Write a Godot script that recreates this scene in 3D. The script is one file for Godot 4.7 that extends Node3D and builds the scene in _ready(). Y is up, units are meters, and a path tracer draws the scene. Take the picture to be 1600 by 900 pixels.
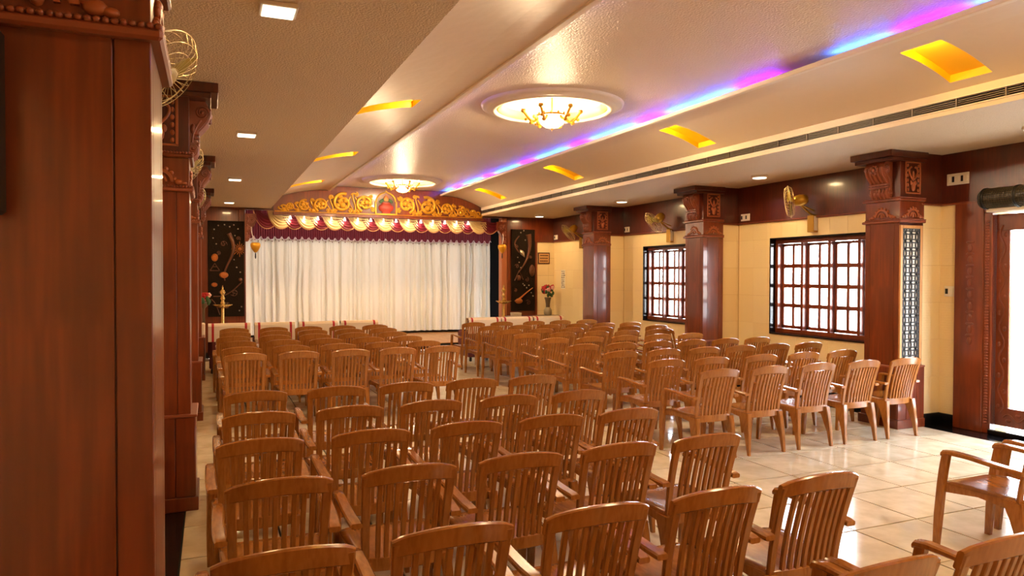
extends Node3D
# A wedding hall: rows of slatted plastic armchairs, carved wooden pillars, a curtained stage.
# x runs to the right wall, y up, -z towards the stage; metres.

const WX := 7.87        # inner face of the right wall
const LX := -0.77       # inner face of the left wall
const FZ := -16.0       # wall that carries the stage arch
const RZ := 3.0         # wall behind the viewer
const SY := 3.13        # underside of the side soffits
const CY := 3.67        # underside of the middle ceiling
const CX := 3.56        # axis of the hall
const BAY := 3.49
const COLZ := [-2.09, -5.75, -9.24, -12.73]

var M := {}
var used := {}
var rng := RandomNumberGenerator.new()

func _ready() -> void:
	rng.seed = 20240
	# ---- camera, sky, daylight, exposure
	var cam := Camera3D.new()
	cam.name = "Camera"
	cam.fov = 43.794
	cam.position = Vector3(0, 1.727, 0)
	cam.rotation_degrees = Vector3(-1.023, -22.812, 0.099)
	cam.near = 0.05
	cam.far = 200.0
	add_child(cam)
	cam.current = true
	var we := WorldEnvironment.new()
	we.name = "WorldEnvironment"
	var env := Environment.new()
	env.background_mode = Environment.BG_SKY
	var sky := Sky.new()
	var sm := ProceduralSkyMaterial.new()
	sm.sky_top_color = Color(0.86, 0.92, 1.0)
	sm.sky_horizon_color = Color(1.0, 1.0, 1.0)
	sm.ground_horizon_color = Color(0.92, 0.9, 0.86)
	sm.ground_bottom_color = Color(0.8, 0.78, 0.74)
	sm.sky_energy_multiplier = SKY_E
	sm.ground_energy_multiplier = SKY_E
	sky.sky_material = sm
	env.sky = sky
	env.tonemap_mode = Environment.TONE_MAPPER_LINEAR
	env.tonemap_exposure = EXPOSURE
	env.sdfgi_enabled = true
	env.ssao_enabled = true
	env.ssil_enabled = true
	we.environment = env
	add_child(we)
	make_materials()
	# ---- large structure
	build_floor()
	build_walls()
	build_ceiling()
	build_stage()
	build_door()
	# ---- objects
	build_columns()
	build_chairs()
	build_sofas()
	build_stage_dressing()
	build_ceiling_lamps()
	build_fans()
	build_small_things()

const SKY_E := 6.0
const EXPOSURE := 0.6
const E_CHANDELIER := 9.5
const E_LED := 2.6
const E_COVE := 0.7
const E_SLOT := 0.8
const E_TUBE := 3.4
const E_BULB := 0.06

# ------------------------------------------------------------------ naming
func numbered(called: String) -> String:
	var k: int = used.get(called, 0)
	used[called] = k + 1
	return called if k == 0 else "%s_%03d" % [called, k]

func tag(o: Node3D, label: String, category: String, group := "") -> void:
	o.set_meta("label", label)
	o.set_meta("category", category)
	if group != "":
		o.set_meta("group", group)

func thing(called: String, label: String, category: String, at := Vector3.ZERO, turn := 0.0, group := "") -> Node3D:
	var o := Node3D.new()
	o.name = numbered(called)
	add_child(o)
	o.position = at
	o.rotation.y = turn
	tag(o, label, category, group)
	return o

func structure(called: String, label: String) -> Node3D:
	var o := Node3D.new()
	o.name = called
	add_child(o)
	o.set_meta("kind", "structure")
	o.set_meta("label", label)
	return o

# one mesh as a part of parent
func part(called: String, g, m: Material, parent: Node, at := Vector3.ZERO, rot := Vector3.ZERO) -> MeshInstance3D:
	var o := MeshInstance3D.new()
	o.name = called
	o.mesh = g if g is Mesh else g.mesh()
	o.material_override = m
	o.cast_shadow = GeometryInstance3D.SHADOW_CASTING_SETTING_ON
	parent.add_child(o, true)
	o.position = at
	o.rotation = rot
	return o

func bx(c: Vector3, s: Vector3, b := 0.0) -> G:
	var g := G.new()
	g.box(c, s, b)
	return g

func area(parent: Node, at: Vector3, rot: Vector3, size: Vector2, color: Color, energy: float) -> void:
	var l := AreaLight3D.new()
	l.name = "area_light"
	l.area_size = size
	l.light_color = color
	l.light_energy = energy
	l.area_range = 30.0
	l.shadow_enabled = true
	parent.add_child(l, true)
	l.position = at
	l.rotation = rot

func omni(parent: Node, at: Vector3, color: Color, energy: float, size := 0.05) -> void:
	var l := OmniLight3D.new()
	l.name = "lamp_light"
	l.light_color = color
	l.light_energy = energy
	l.light_size = size
	l.omni_range = 30.0
	l.omni_attenuation = 2.0
	l.shadow_enabled = true
	parent.add_child(l, true)
	l.position = at

# ------------------------------------------------------------------ mesh builder
class G:
	var v := PackedVector3Array()
	var n := PackedVector3Array()
	var xf := Transform3D.IDENTITY

	func tri(a: Vector3, b: Vector3, c: Vector3, na: Vector3, nb: Vector3, nc: Vector3) -> void:
		v.append(xf * a); v.append(xf * c); v.append(xf * b)
		n.append((xf.basis * na).normalized()); n.append((xf.basis * nc).normalized()); n.append((xf.basis * nb).normalized())

	func quad(a: Vector3, b: Vector3, c: Vector3, d: Vector3) -> void:
		var m := (b - a).cross(c - a)
		if m.length_squared() < 1e-18:
			m = (c - a).cross(d - a)
		m = m.normalized()
		tri(a, b, c, m, m, m)
		tri(a, c, d, m, m, m)

	func face(a: Vector3, b: Vector3, c: Vector3) -> void:
		var m := (b - a).cross(c - a).normalized()
		tri(a, b, c, m, m, m)

	func box(c: Vector3, s: Vector3, b := 0.0) -> void:
		var h := s / 2.0
		if b <= 0.0:
			for ax in 3:
				for sg in [-1.0, 1.0]:
					var nn := Vector3.ZERO; nn[ax] = sg
					var u := Vector3.ZERO; u[(ax + 1) % 3] = 1.0
					var w := nn.cross(u)
					var pc := c + nn * h
					var uu := u * h
					var ww := w * h
					quad(pc - uu - ww, pc + uu - ww, pc + uu + ww, pc - uu + ww)
			return
		# chamfered: rings stacked along y
		var rings := []
		for q in [[-h.y, -b], [-h.y + b, 0.0], [h.y - b, 0.0], [h.y, -b]]:
			var y: float = q[0]
			var e: float = q[1]
			var hx: float = h.x + e
			var hz: float = h.z + e
			var k: float = b if e == 0.0 else b * 0.5
			rings.append(PackedVector3Array([c + Vector3(hx, y, hz - k), c + Vector3(hx - k, y, hz), c + Vector3(-hx + k, y, hz), c + Vector3(-hx, y, hz - k),
				c + Vector3(-hx, y, -hz + k), c + Vector3(-hx + k, y, -hz), c + Vector3(hx - k, y, -hz), c + Vector3(hx, y, -hz + k)]))
		loft(rings, 0)

	# rings: arrays of equally many points; mode 0 flat, 1 smooth along the path, 2 smooth all round
	func loft(rings: Array, mode := 1, caps := true, closed := false) -> void:
		var rn := rings.size()
		var kn: int = rings[0].size()
		var steps := rn if closed else rn - 1
		var cen := Vector3.ZERO
		for p in rings[0]:
			cen += p
		for p in rings[1]:
			cen += p
		cen /= kn * 2.0
		var vote := 0.0
		for k in kn:
			var a: Vector3 = rings[0][k]
			var b: Vector3 = rings[0][(k + 1) % kn]
			var c: Vector3 = rings[1][(k + 1) % kn]
			var d: Vector3 = rings[1][k]
			vote += (c - a).cross(d - b).dot((a + b + c + d) / 4.0 - cen)
		var flip := vote < 0.0
		var fnorm := []
		for i in steps:
			var row := PackedVector3Array()
			for k in kn:
				var a: Vector3 = rings[i][k]
				var b: Vector3 = rings[i][(k + 1) % kn]
				var c: Vector3 = rings[(i + 1) % rn][(k + 1) % kn]
				var d: Vector3 = rings[(i + 1) % rn][k]
				var m := (c - a).cross(d - b).normalized()
				row.append(-m if flip else m)
			fnorm.append(row)
		for i in steps:
			var j := (i + 1) % rn
			for k in kn:
				var k1 := (k + 1) % kn
				var na: Vector3
				var nb: Vector3
				var nc: Vector3
				var nd: Vector3
				var f: Vector3 = fnorm[i][k]
				if mode == 0:
					na = f; nb = f; nc = f; nd = f
				else:
					var ip := i - 1
					var iq := i + 1
					if closed:
						ip = (ip + rn) % rn
						iq = iq % rn
					var fp: Vector3 = fnorm[ip][k] if ip >= 0 else f
					var fq: Vector3 = fnorm[iq][k] if iq < steps else f
					na = f + fp; nb = na; nc = f + fq; nd = nc
					if mode == 2:
						var kp := (k - 1 + kn) % kn
						na += fnorm[i][kp] + (fnorm[ip][kp] if ip >= 0 else fnorm[i][kp])
						nd += fnorm[i][kp] + (fnorm[iq][kp] if iq < steps else fnorm[i][kp])
						nb += fnorm[i][k1] + (fnorm[ip][k1] if ip >= 0 else fnorm[i][k1])
						nc += fnorm[i][k1] + (fnorm[iq][k1] if iq < steps else fnorm[i][k1])
				var a: Vector3 = rings[i][k]
				var b: Vector3 = rings[i][k1]
				var c: Vector3 = rings[j][k1]
				var d: Vector3 = rings[j][k]
				if flip:
					tri(a, c, b, na, nc, nb)
					tri(a, d, c, na, nd, nc)
				else:
					tri(a, b, c, na, nb, nc)
					tri(a, c, d, na, nc, nd)
		if caps and not closed:
			for e in 2:
				var r: PackedVector3Array = rings[0] if e == 0 else rings[rn - 1]
				var o := Vector3.ZERO
				for p in r:
					o += p
				o /= kn
				var away: Vector3 = rings[0][0] - rings[1][0] if e == 0 else rings[rn - 1][0] - rings[rn - 2][0]
				for k in kn:
					var a: Vector3 = r[k]
					var b: Vector3 = r[(k + 1) % kn]
					if (a - o).cross(b - o).dot(away) > 0.0:
						face(o, a, b)
					else:
						face(o, b, a)

	# bar of rectangular section: frames are [centre, half width vector, half height vector]
	func bar(frames: Array, ch := 0.2, mode := 1) -> void:
		var rings := []
		for f in frames:
			var c: Vector3 = f[0]
			var a: Vector3 = f[1]
			var b: Vector3 = f[2]
			var m: float = min(a.length(), b.length()) * ch
			var ca: Vector3 = a * (1.0 - m / max(a.length(), 1e-6))
			var cb: Vector3 = b * (1.0 - m / max(b.length(), 1e-6))
			rings.append(PackedVector3Array([c + a - cb, c + a + cb, c + ca + b, c - ca + b, c - a + cb, c - a - cb, c - ca - b, c + ca - b]))
		# order: start lower right, go round
		loft(rings, mode)

	func tube(pts: Array, rad, sides := 6, closed := false, squash := Vector3.ONE) -> void:
		var rings := []
		var cnt := pts.size()
		var up := Vector3.UP
		for i in cnt:
			var p: Vector3 = pts[i]
			var q: Vector3
			if closed:
				q = pts[(i + 1) % cnt] - pts[(i - 1 + cnt) % cnt]
			else:
				q = pts[min(i + 1, cnt - 1)] - pts[max(i - 1, 0)]
			q = q.normalized()
			if i == 0:
				up = Vector3.UP if abs(q.y) < 0.9 else Vector3.RIGHT
			var s := q.cross(up).normalized()
			up = s.cross(q).normalized()
			var r: float = rad if rad is float else rad[i]
			var ring := PackedVector3Array()
			for k in sides:
				var a := TAU * k / sides
				ring.append(p + (s * cos(a) + up * sin(a)) * r * squash)
			rings.append(ring)
		loft(rings, 2, true, closed)

	# profile: Vector2(radius, height) from bottom to top
	func lathe(prof: Array, at := Vector3.ZERO, segs := 24, mode := 2) -> void:
		var rings := []
		for q in prof:
			var ring := PackedVector3Array()
			for k in segs:
				var a := TAU * k / segs
				ring.append(at + Vector3(cos(a) * max(q.x, 0.0004), q.y, -sin(a) * max(q.x, 0.0004)))
			rings.append(ring)
		loft(rings, mode)

	func ellipsoid(c: Vector3, r: Vector3, segs := 10, rows := 6) -> void:
		var rings := []
		for i in rows + 1:
			var t := PI * i / rows
			var ring := PackedVector3Array()
			for k in segs:
				var a := TAU * k / segs
				ring.append(c + Vector3(cos(a) * max(sin(t), 0.004) * r.x, -cos(t) * r.y, -sin(a) * max(sin(t), 0.004) * r.z))
			rings.append(ring)
		loft(rings, 2)

	# outline in the xy plane (any winding), from z0 to z1
	func extrude(poly: PackedVector2Array, z0: float, z1: float) -> void:
		var p := poly
		if Geometry2D.is_polygon_clockwise(p):
			p = p.duplicate()
			p.reverse()
		var idx := Geometry2D.triangulate_polygon(p)
		for i in range(0, idx.size(), 3):
			var a := p[idx[i]]
			var b := p[idx[i + 1]]
			var c := p[idx[i + 2]]
			if (b - a).cross(c - a) < 0.0:
				var t := b
				b = c
				c = t
			face(Vector3(a.x, a.y, z1), Vector3(b.x, b.y, z1), Vector3(c.x, c.y, z1))
			face(Vector3(a.x, a.y, z0), Vector3(c.x, c.y, z0), Vector3(b.x, b.y, z0))
		for i in p.size():
			var a := p[i]
			var b := p[(i + 1) % p.size()]
			quad(Vector3(a.x, a.y, z0), Vector3(b.x, b.y, z0), Vector3(b.x, b.y, z1), Vector3(a.x, a.y, z1))

	# flat ring around the z axis
	func ring(c: Vector3, ro: float, ri: float, depth: float, segs := 24, a0 := 0.0, a1 := TAU) -> void:
		var rings := []
		var full := is_equal_approx(a1 - a0, TAU)
		var cnt := segs if full else segs + 1
		for i in cnt:
			var a := a0 + (a1 - a0) * i / segs
			var d := Vector3(cos(a), sin(a), 0)
			var z := Vector3(0, 0, depth / 2.0)
			rings.append(PackedVector3Array([c + d * ri - z, c + d * ro - z, c + d * ro + z, c + d * ri + z]))
		loft(rings, 1, true, full)

	# a sheet: rows of points, seen from both sides
	func sheet(rows: Array, flip := false) -> void:
		var rn := rows.size()
		var kn: int = rows[0].size()
		var nn := []
		for i in rn:
			var row := PackedVector3Array()
			for k in kn:
				var du: Vector3 = rows[i][min(k + 1, kn - 1)] - rows[i][max(k - 1, 0)]
				var dv: Vector3 = rows[min(i + 1, rn - 1)][k] - rows[max(i - 1, 0)][k]
				var m := du.cross(dv).normalized()
				row.append(-m if flip else m)
			nn.append(row)
		for i in rn - 1:
			for k in kn - 1:
				if flip:
					tri(rows[i][k], rows[i + 1][k + 1], rows[i][k + 1], nn[i][k], nn[i + 1][k + 1], nn[i][k + 1])
					tri(rows[i][k], rows[i + 1][k], rows[i + 1][k + 1], nn[i][k], nn[i + 1][k], nn[i + 1][k + 1])
				else:
					tri(rows[i][k], rows[i][k + 1], rows[i + 1][k + 1], nn[i][k], nn[i][k + 1], nn[i + 1][k + 1])
					tri(rows[i][k], rows[i + 1][k + 1], rows[i + 1][k], nn[i][k], nn[i + 1][k + 1], nn[i + 1][k])

	func mesh() -> ArrayMesh:
		var arr := []
		arr.resize(Mesh.ARRAY_MAX)
		arr[Mesh.ARRAY_VERTEX] = v
		arr[Mesh.ARRAY_NORMAL] = n
		var m := ArrayMesh.new()
		m.add_surface_from_arrays(Mesh.PRIMITIVE_TRIANGLES, arr)
		return m

# ------------------------------------------------------------------ materials
func noise_img(w: int, h: int, freq: float, sd: int, oct := 4, kind := FastNoiseLite.TYPE_SIMPLEX_SMOOTH) -> Image:
	var f := FastNoiseLite.new()
	f.seed = sd
	f.noise_type = kind
	f.frequency = freq
	f.fractal_octaves = oct
	return f.get_seamless_image(w, h)

# grain that runs along v: colours between a, b and c
func grain_tex(a: Color, b: Color, c: Color, sd: int, streak := 16, size := 512) -> ImageTexture:
	var fine := noise_img(size, size / streak, 0.05, sd)
	fine.resize(size, size, Image.INTERPOLATE_CUBIC)
	var broad := noise_img(size, size / 4, 0.008, sd + 5, 3)
	broad.resize(size, size, Image.INTERPOLATE_CUBIC)
	var img := Image.create(size, size, false, Image.FORMAT_RGB8)
	for y in size:
		for x in size:
			var t := fine.get_pixel(x, y).r
			var w := broad.get_pixel(x, y).r
			var col := a.lerp(b, clampf((t - 0.25) * 2.0, 0.0, 1.0))
			img.set_pixel(x, y, col.lerp(c, clampf((w - 0.35) * 1.8, 0.0, 1.0) * 0.6))
	img.generate_mipmaps()
	return ImageTexture.create_from_image(img)

func mottle_tex(a: Color, b: Color, sd: int, freq := 0.012, size := 512) -> ImageTexture:
	var f := noise_img(size, size, freq, sd, 5)
	var img := Image.create(size, size, false, Image.FORMAT_RGB8)
	for y in size:
		for x in size:
			img.set_pixel(x, y, a.lerp(b, clampf((f.get_pixel(x, y).r - 0.2) * 1.6, 0.0, 1.0)))
	img.generate_mipmaps()
	return ImageTexture.create_from_image(img)

func bump_tex(sd: int, freq: float, strength: float, size := 512, kind := FastNoiseLite.TYPE_SIMPLEX_SMOOTH) -> ImageTexture:
	var f := noise_img(size, size, freq, sd, 3, kind)
	f.convert(Image.FORMAT_RGB8)
	f.bump_map_to_normal_map(strength)
	f.generate_mipmaps()
	return ImageTexture.create_from_image(f)

func mat(key: String, col: Color, rough: float, metal := 0.0, tex: Texture2D = null, sc := 1.0, nrm: Texture2D = null, nstr := 1.0, world := false) -> StandardMaterial3D:
	var m := StandardMaterial3D.new()
	m.resource_name = key
	m.albedo_color = col
	m.roughness = rough
	m.metallic = metal
	if tex:
		m.albedo_texture = tex
	if nrm:
		m.normal_enabled = true
		m.normal_texture = nrm
		m.normal_scale = nstr
	if tex or nrm:
		m.uv1_triplanar = true
		m.uv1_world_triplanar = world
		m.uv1_scale = Vector3.ONE * sc
	M[key] = m
	return m

func glow(key: String, col: Color, e: float) -> StandardMaterial3D:
	var m := mat(key, Color(0.9, 0.9, 0.9), 0.4)
	m.emission_enabled = true
	m.emission = col
	m.emission_energy_multiplier = e
	return m

func rgb(r: int, g: int, b: int) -> Color:
	return Color8(r, g, b)

func make_materials() -> void:
	var W := Color.WHITE
	var mah := grain_tex(rgb(102, 41, 13), rgb(122, 51, 17), rgb(86, 32, 10), 3)
	var m := mat("mahogany", W, 0.3, 0.0, mah, 0.9, null, 1.0, true)
	m.clearcoat_enabled = true
	m.clearcoat = 0.5
	m.clearcoat_roughness = 0.08
	m = mat("mahogany_dark", rgb(190, 165, 160), 0.32, 0.0, mah, 1.3, null, 1.0, true)
	m.clearcoat_enabled = true
	m.clearcoat = 0.4
	m.clearcoat_roughness = 0.12
	m = mat("carving", rgb(126, 56, 24), 0.35)
	m.clearcoat_enabled = true
	m.clearcoat = 0.4
	m = mat("carving_light", rgb(150, 76, 34), 0.4)
	mat("oak_strip", W, 0.4, 0.0, grain_tex(rgb(214, 160, 100), rgb(196, 138, 80), rgb(226, 176, 116), 8), 1.5)
	var ch := grain_tex(rgb(158, 99, 42), rgb(140, 83, 31), rgb(172, 114, 54), 11, 4)
	m = mat("chair", W, 0.2, 0.0, ch, 1.6)
	m.clearcoat_enabled = true
	m.clearcoat = 0.35
	m.clearcoat_roughness = 0.15
	var wall_n := brick_emboss()
	mat("wall_tile", rgb(240, 215, 163), 0.38, 0.0, null, 2.2, wall_n, 0.5)
	mat("wall_tile_b", rgb(238, 212, 159), 0.4, 0.0, null, 2.2, wall_n, 0.5)
	mat("wall_tile_c", rgb(241, 217, 166), 0.38, 0.0, null, 2.2, wall_n, 0.5)
	mat("grout", rgb(196, 160, 106), 0.9)
	mat("plaster_wall", rgb(226, 198, 150), 0.7)
	for k in 3:
		var t := mottle_tex(rgb(226, 209, 178), rgb(208, 190, 158), 30 + k * 7, 0.01, 256)
		m = mat("tile_%d" % k, W, 0.1, 0.0, t, 1.4)
	mat("joint", rgb(30, 26, 22), 0.9)
	mat("granite", rgb(16, 16, 18), 0.12, 0.0)
	mat("soffit", rgb(222, 203, 172), 0.5, 0.0, null, 1.6, bump_tex(41, 0.06, 6.0), 1.0, true)
	mat("ceiling_smooth", rgb(228, 208, 186), 0.42, 0.0, null, 0.8, bump_tex(42, 0.01, 2.0), 0.5, true)
	mat("ceiling_mid", rgb(226, 204, 178), 0.34, 0.0, null, 1.5, bump_tex(43, 0.05, 5.0), 0.9, true)
	mat("moulding", rgb(236, 222, 206), 0.45)
	mat("yellow_paint", rgb(244, 186, 8), 0.5)
	mat("vent_metal", rgb(120, 106, 98), 0.45, 0.3)
	mat("duct_metal", rgb(128, 124, 118), 0.6, 0.4)
	mat("rim_lit_yellow", rgb(240, 206, 116), 0.45)  # cream medallion rim, with the warm chandelier light put into its colour
	mat("stage_black", rgb(10, 9, 9), 0.9)
	mat("stage_wood", W, 0.3, 0.0, grain_tex(rgb(196, 136, 74), rgb(214, 158, 92), rgb(170, 108, 52), 19), 1.5)
	m = mat("curtain", rgb(242, 236, 220), 0.75, 0.0, null, 6.0, bump_tex(45, 0.1, 2.0, 256), 0.3)
	m.rim_enabled = true
	m.rim = 0.3
	m = mat("maroon", rgb(112, 14, 34), 0.5)
	m.rim_enabled = true
	m.rim = 0.4
	m = mat("cream_satin", rgb(236, 206, 142), 0.45)
	m.rim_enabled = true
	m.rim = 0.3
	mat("post_wood", rgb(164, 96, 60), 0.4)
	mat("trim_tan", rgb(216, 164, 112), 0.6)
	mat("beads", rgb(240, 228, 226), 0.4)
	mat("gold", rgb(222, 164, 48), 0.36, 0.55)
	mat("gold_dull", rgb(176, 132, 44), 0.4, 0.6)
	mat("brass", rgb(206, 172, 104), 0.25, 0.85)
	m = mat("bronze_panel", rgb(32, 22, 14), 0.8, 0.0, null, 3.0, bump_tex(47, 0.03, 4.0, 256), 0.6)
	m.metallic_specular = 0.2
	mat("bronze_relief", rgb(96, 58, 38), 0.35, 0.35)
	mat("copper_relief", rgb(176, 104, 48), 0.35, 0.45)
	mat("silver_relief", rgb(176, 160, 138), 0.35, 0.4)
	mat("terracotta", rgb(150, 44, 22), 0.5)
	mat("leaf_green", rgb(44, 82, 42), 0.6)
	mat("petal_red", rgb(170, 14, 26), 0.6)
	mat("petal_pink", rgb(222, 170, 160), 0.6)
	mat("vase_grey", rgb(150, 136, 108), 0.35)
	mat("vase_dark", rgb(96, 78, 58), 0.35)
	mat("plastic_white", rgb(232, 222, 206), 0.4)
	mat("plastic_black", rgb(22, 20, 18), 0.4)
	mat("paper", rgb(236, 226, 206), 0.8)
	mat("cloth_cream", rgb(226, 202, 164), 0.85)
	mat("cloth_red", rgb(170, 22, 22), 0.8)
	mat("sofa_maroon", rgb(84, 16, 14), 0.7)
	mat("wire", rgb(206, 186, 140), 0.3, 0.8)
	mat("mesh_bronze", rgb(92, 74, 36), 0.4, 0.6)
	mat("fan_gold", rgb(190, 148, 48), 0.3, 0.7)
	mat("fan_blade", rgb(150, 130, 40), 0.35, 0.3)
	mat("slate", rgb(70, 74, 78), 0.6)
	mat("jali_white", rgb(244, 242, 236), 0.7)
	mat("concrete", rgb(206, 202, 192), 0.9)
	mat("ink", rgb(60, 20, 14), 0.7)
	mat("plaque_board", rgb(196, 146, 88), 0.5)
	m = mat("glass", Color(0.95, 0.98, 1.0, 0.12), 0.03)
	m.transparency = BaseMaterial3D.TRANSPARENCY_ALPHA
	m = mat("bulb_glass", Color(1, 1, 1, 0.25), 0.05)
	m.transparency = BaseMaterial3D.TRANSPARENCY_ALPHA
	m = mat("glass_amber", Color(1.0, 0.86, 0.3, 0.5), 0.1)
	m.transparency = BaseMaterial3D.TRANSPARENCY_ALPHA
	glow("led_panel_glow", Color(1.0, 0.95, 0.84), 6.0)
	glow("shade_glow", Color(1.0, 0.93, 0.78), 4.0)
	glow("candle_glow", Color(1.0, 0.9, 0.7), 5.0)
	glow("tube_glow", Color(1.0, 0.97, 0.92), 4.0)
	glow("bulb_glow", Color(1.0, 0.93, 0.85), 6.0)
	glow("led_blue", Color(0.16, 0.45, 1.0), 4.0)
	glow("led_magenta", Color(0.46, 0.08, 1.0), 4.0)

# fine brickwork relief pressed into the wall tiles
func brick_emboss() -> ImageTexture:
	var s := 256
	var img := Image.create(s, s, false, Image.FORMAT_RGB8)
	img.fill(Color(0.6, 0.6, 0.6))
	var rows := 16
	var rh := s / rows
	for r in rows:
		img.fill_rect(Rect2i(0, r * rh, s, 2), Color(0.3, 0.3, 0.3))
		for c in 8:
			var x := c * 32 + (16 if r % 2 == 1 else 0)
			img.fill_rect(Rect2i(x, r * rh, 2, rh), Color(0.3, 0.3, 0.3))
	img.bump_map_to_normal_map(3.0)
	img.generate_mipmaps()
	return ImageTexture.create_from_image(img)

# ------------------------------------------------------------------ floor
func build_floor() -> void:
	var f := structure("floor", "cream marble-look floor tiles with thin dark joints")
	part("joint_bed", bx(Vector3((LX + 7.524) / 2 - 0.1, -0.112, (RZ + FZ) / 2), Vector3(7.524 - LX + 0.2, 0.2, RZ - FZ)), M.joint, f)
	part("granite_border", bx(Vector3((LX - 0.186) / 2 - 0.1, -0.1, (RZ + FZ) / 2), Vector3(-0.186 - LX + 0.2, 0.2, RZ - FZ)), M.granite, f)
	part("granite_border", bx(Vector3((7.522 + 8.12) / 2, -0.1, (RZ + FZ) / 2), Vector3(8.12 - 7.522, 0.2, RZ - FZ)), M.granite, f)
	var cells := []
	for k in range(-8, 5):
		var xa := 4.619 + 0.6 * k
		var xb: float = min(xa + 0.6, 7.519)
		for j in range(-18, 15):
			var za: float = max(-5.350 + 0.6 * j, FZ)
			var zb: float = min(-5.350 + 0.6 * (j + 1), RZ)
			if zb - za < 0.02:
				continue
			var c := Vector3((xa + xb) / 2, 0, (za + zb) / 2)
			var ang := rad_to_deg(atan2(c.x, -c.z))
			var seen := ang > -14.0 and ang < 60.0 and c.z < -1.6
			var score := c.length() if seen else 1000.0 + c.length()
			cells.append([score, c, Vector2(xb - xa, zb - za)])
	cells.sort_custom(func(a, b): return a[0] < b[0])
	var shared := {}
	var rest := G.new()
	for i in cells.size():
		var c: Vector3 = cells[i][1]
		var s: Vector2 = cells[i][2]
		if i < 270 and cells[i][0] < 1000.0:
			var key := "%.2f_%.2f" % [s.x, s.y]
			if not shared.has(key):
				shared[key] = bx(Vector3(0, -0.006, 0), Vector3(s.x - 0.014, 0.012, s.y - 0.014)).mesh()
			part("floor_tile", shared[key], M["tile_%d" % (rng.randi() % 3)], f, c)
		else:
			rest.box(c + Vector3(0, -0.006, 0), Vector3(s.x - 0.014, 0.012, s.y - 0.014))
	part("floor_tile_field", rest, M.tile_0, f).set_meta("kind", "stuff")
	# the yard outside the windows and the door
	var y := structure("ground_outside", "pale concrete yard outside the windows")
	part("slab", bx(Vector3(8.12 + 15, -0.2, -6), Vector3(30, 0.2, 50)), M.concrete, y)

# ------------------------------------------------------------------ walls
func clad(g_parent: Node3D, origin: Vector3, du: Vector3, nrm: Vector3, length: float, y0: float, y1: float, holes := []) -> void:
	# tiles 0.30 x 0.43 on a wall that starts at origin and runs along du
	var tw := 0.3
	var th := 0.43
	var u := 0.0
	while u < length - 0.005:
		var u1: float = min(u + tw, length)
		var y := y0
		while y < y1 - 0.005:
			var yb: float = min(y + th, y1)
			var pieces := [[u, u1, y, yb]]
			for h in holes:
				var nxt := []
				for p in pieces:
					if p[1] <= h[0] or p[0] >= h[1] or p[3] <= h[2] or p[2] >= h[3]:
						nxt.append(p)
						continue
					if p[0] < h[0]: nxt.append([p[0], h[0], p[2], p[3]])
					if p[1] > h[1]: nxt.append([h[1], p[1], p[2], p[3]])
					var a: float = max(p[0], h[0])
					var b: float = min(p[1], h[1])
					if p[2] < h[2]: nxt.append([a, b, p[2], h[2]])
					if p[3] > h[3]: nxt.append([a, b, h[3], p[3]])
				pieces = nxt
			for p in pieces:
				var w: float = p[1] - p[0]
				var hh: float = p[3] - p[2]
				if w < 0.012 or hh < 0.012:
					continue
				var c: Vector3 = origin + du * ((p[0] + p[1]) / 2) + Vector3(0, (p[2] + p[3]) / 2, 0) + nrm * 0.004
				var s: Vector3 = (du.abs() * (w - 0.0025)) + Vector3(0, hh - 0.0025, 0) + nrm.abs() * 0.012
				var mm: Material = [M.wall_tile, M.wall_tile_b, M.wall_tile_c][rng.randi() % 3]
				part("wall_tile", bx(Vector3.ZERO, s), mm, g_parent, c)
			y = yb
		u = u1

const W1 := [-8.55, -6.45]
const W2 := [-12.02, -9.95]
const WIN_Y := [0.845, 2.295]
const DOOR_Z := [-5.17, -3.2]
const DOOR_Y := 2.42

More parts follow.
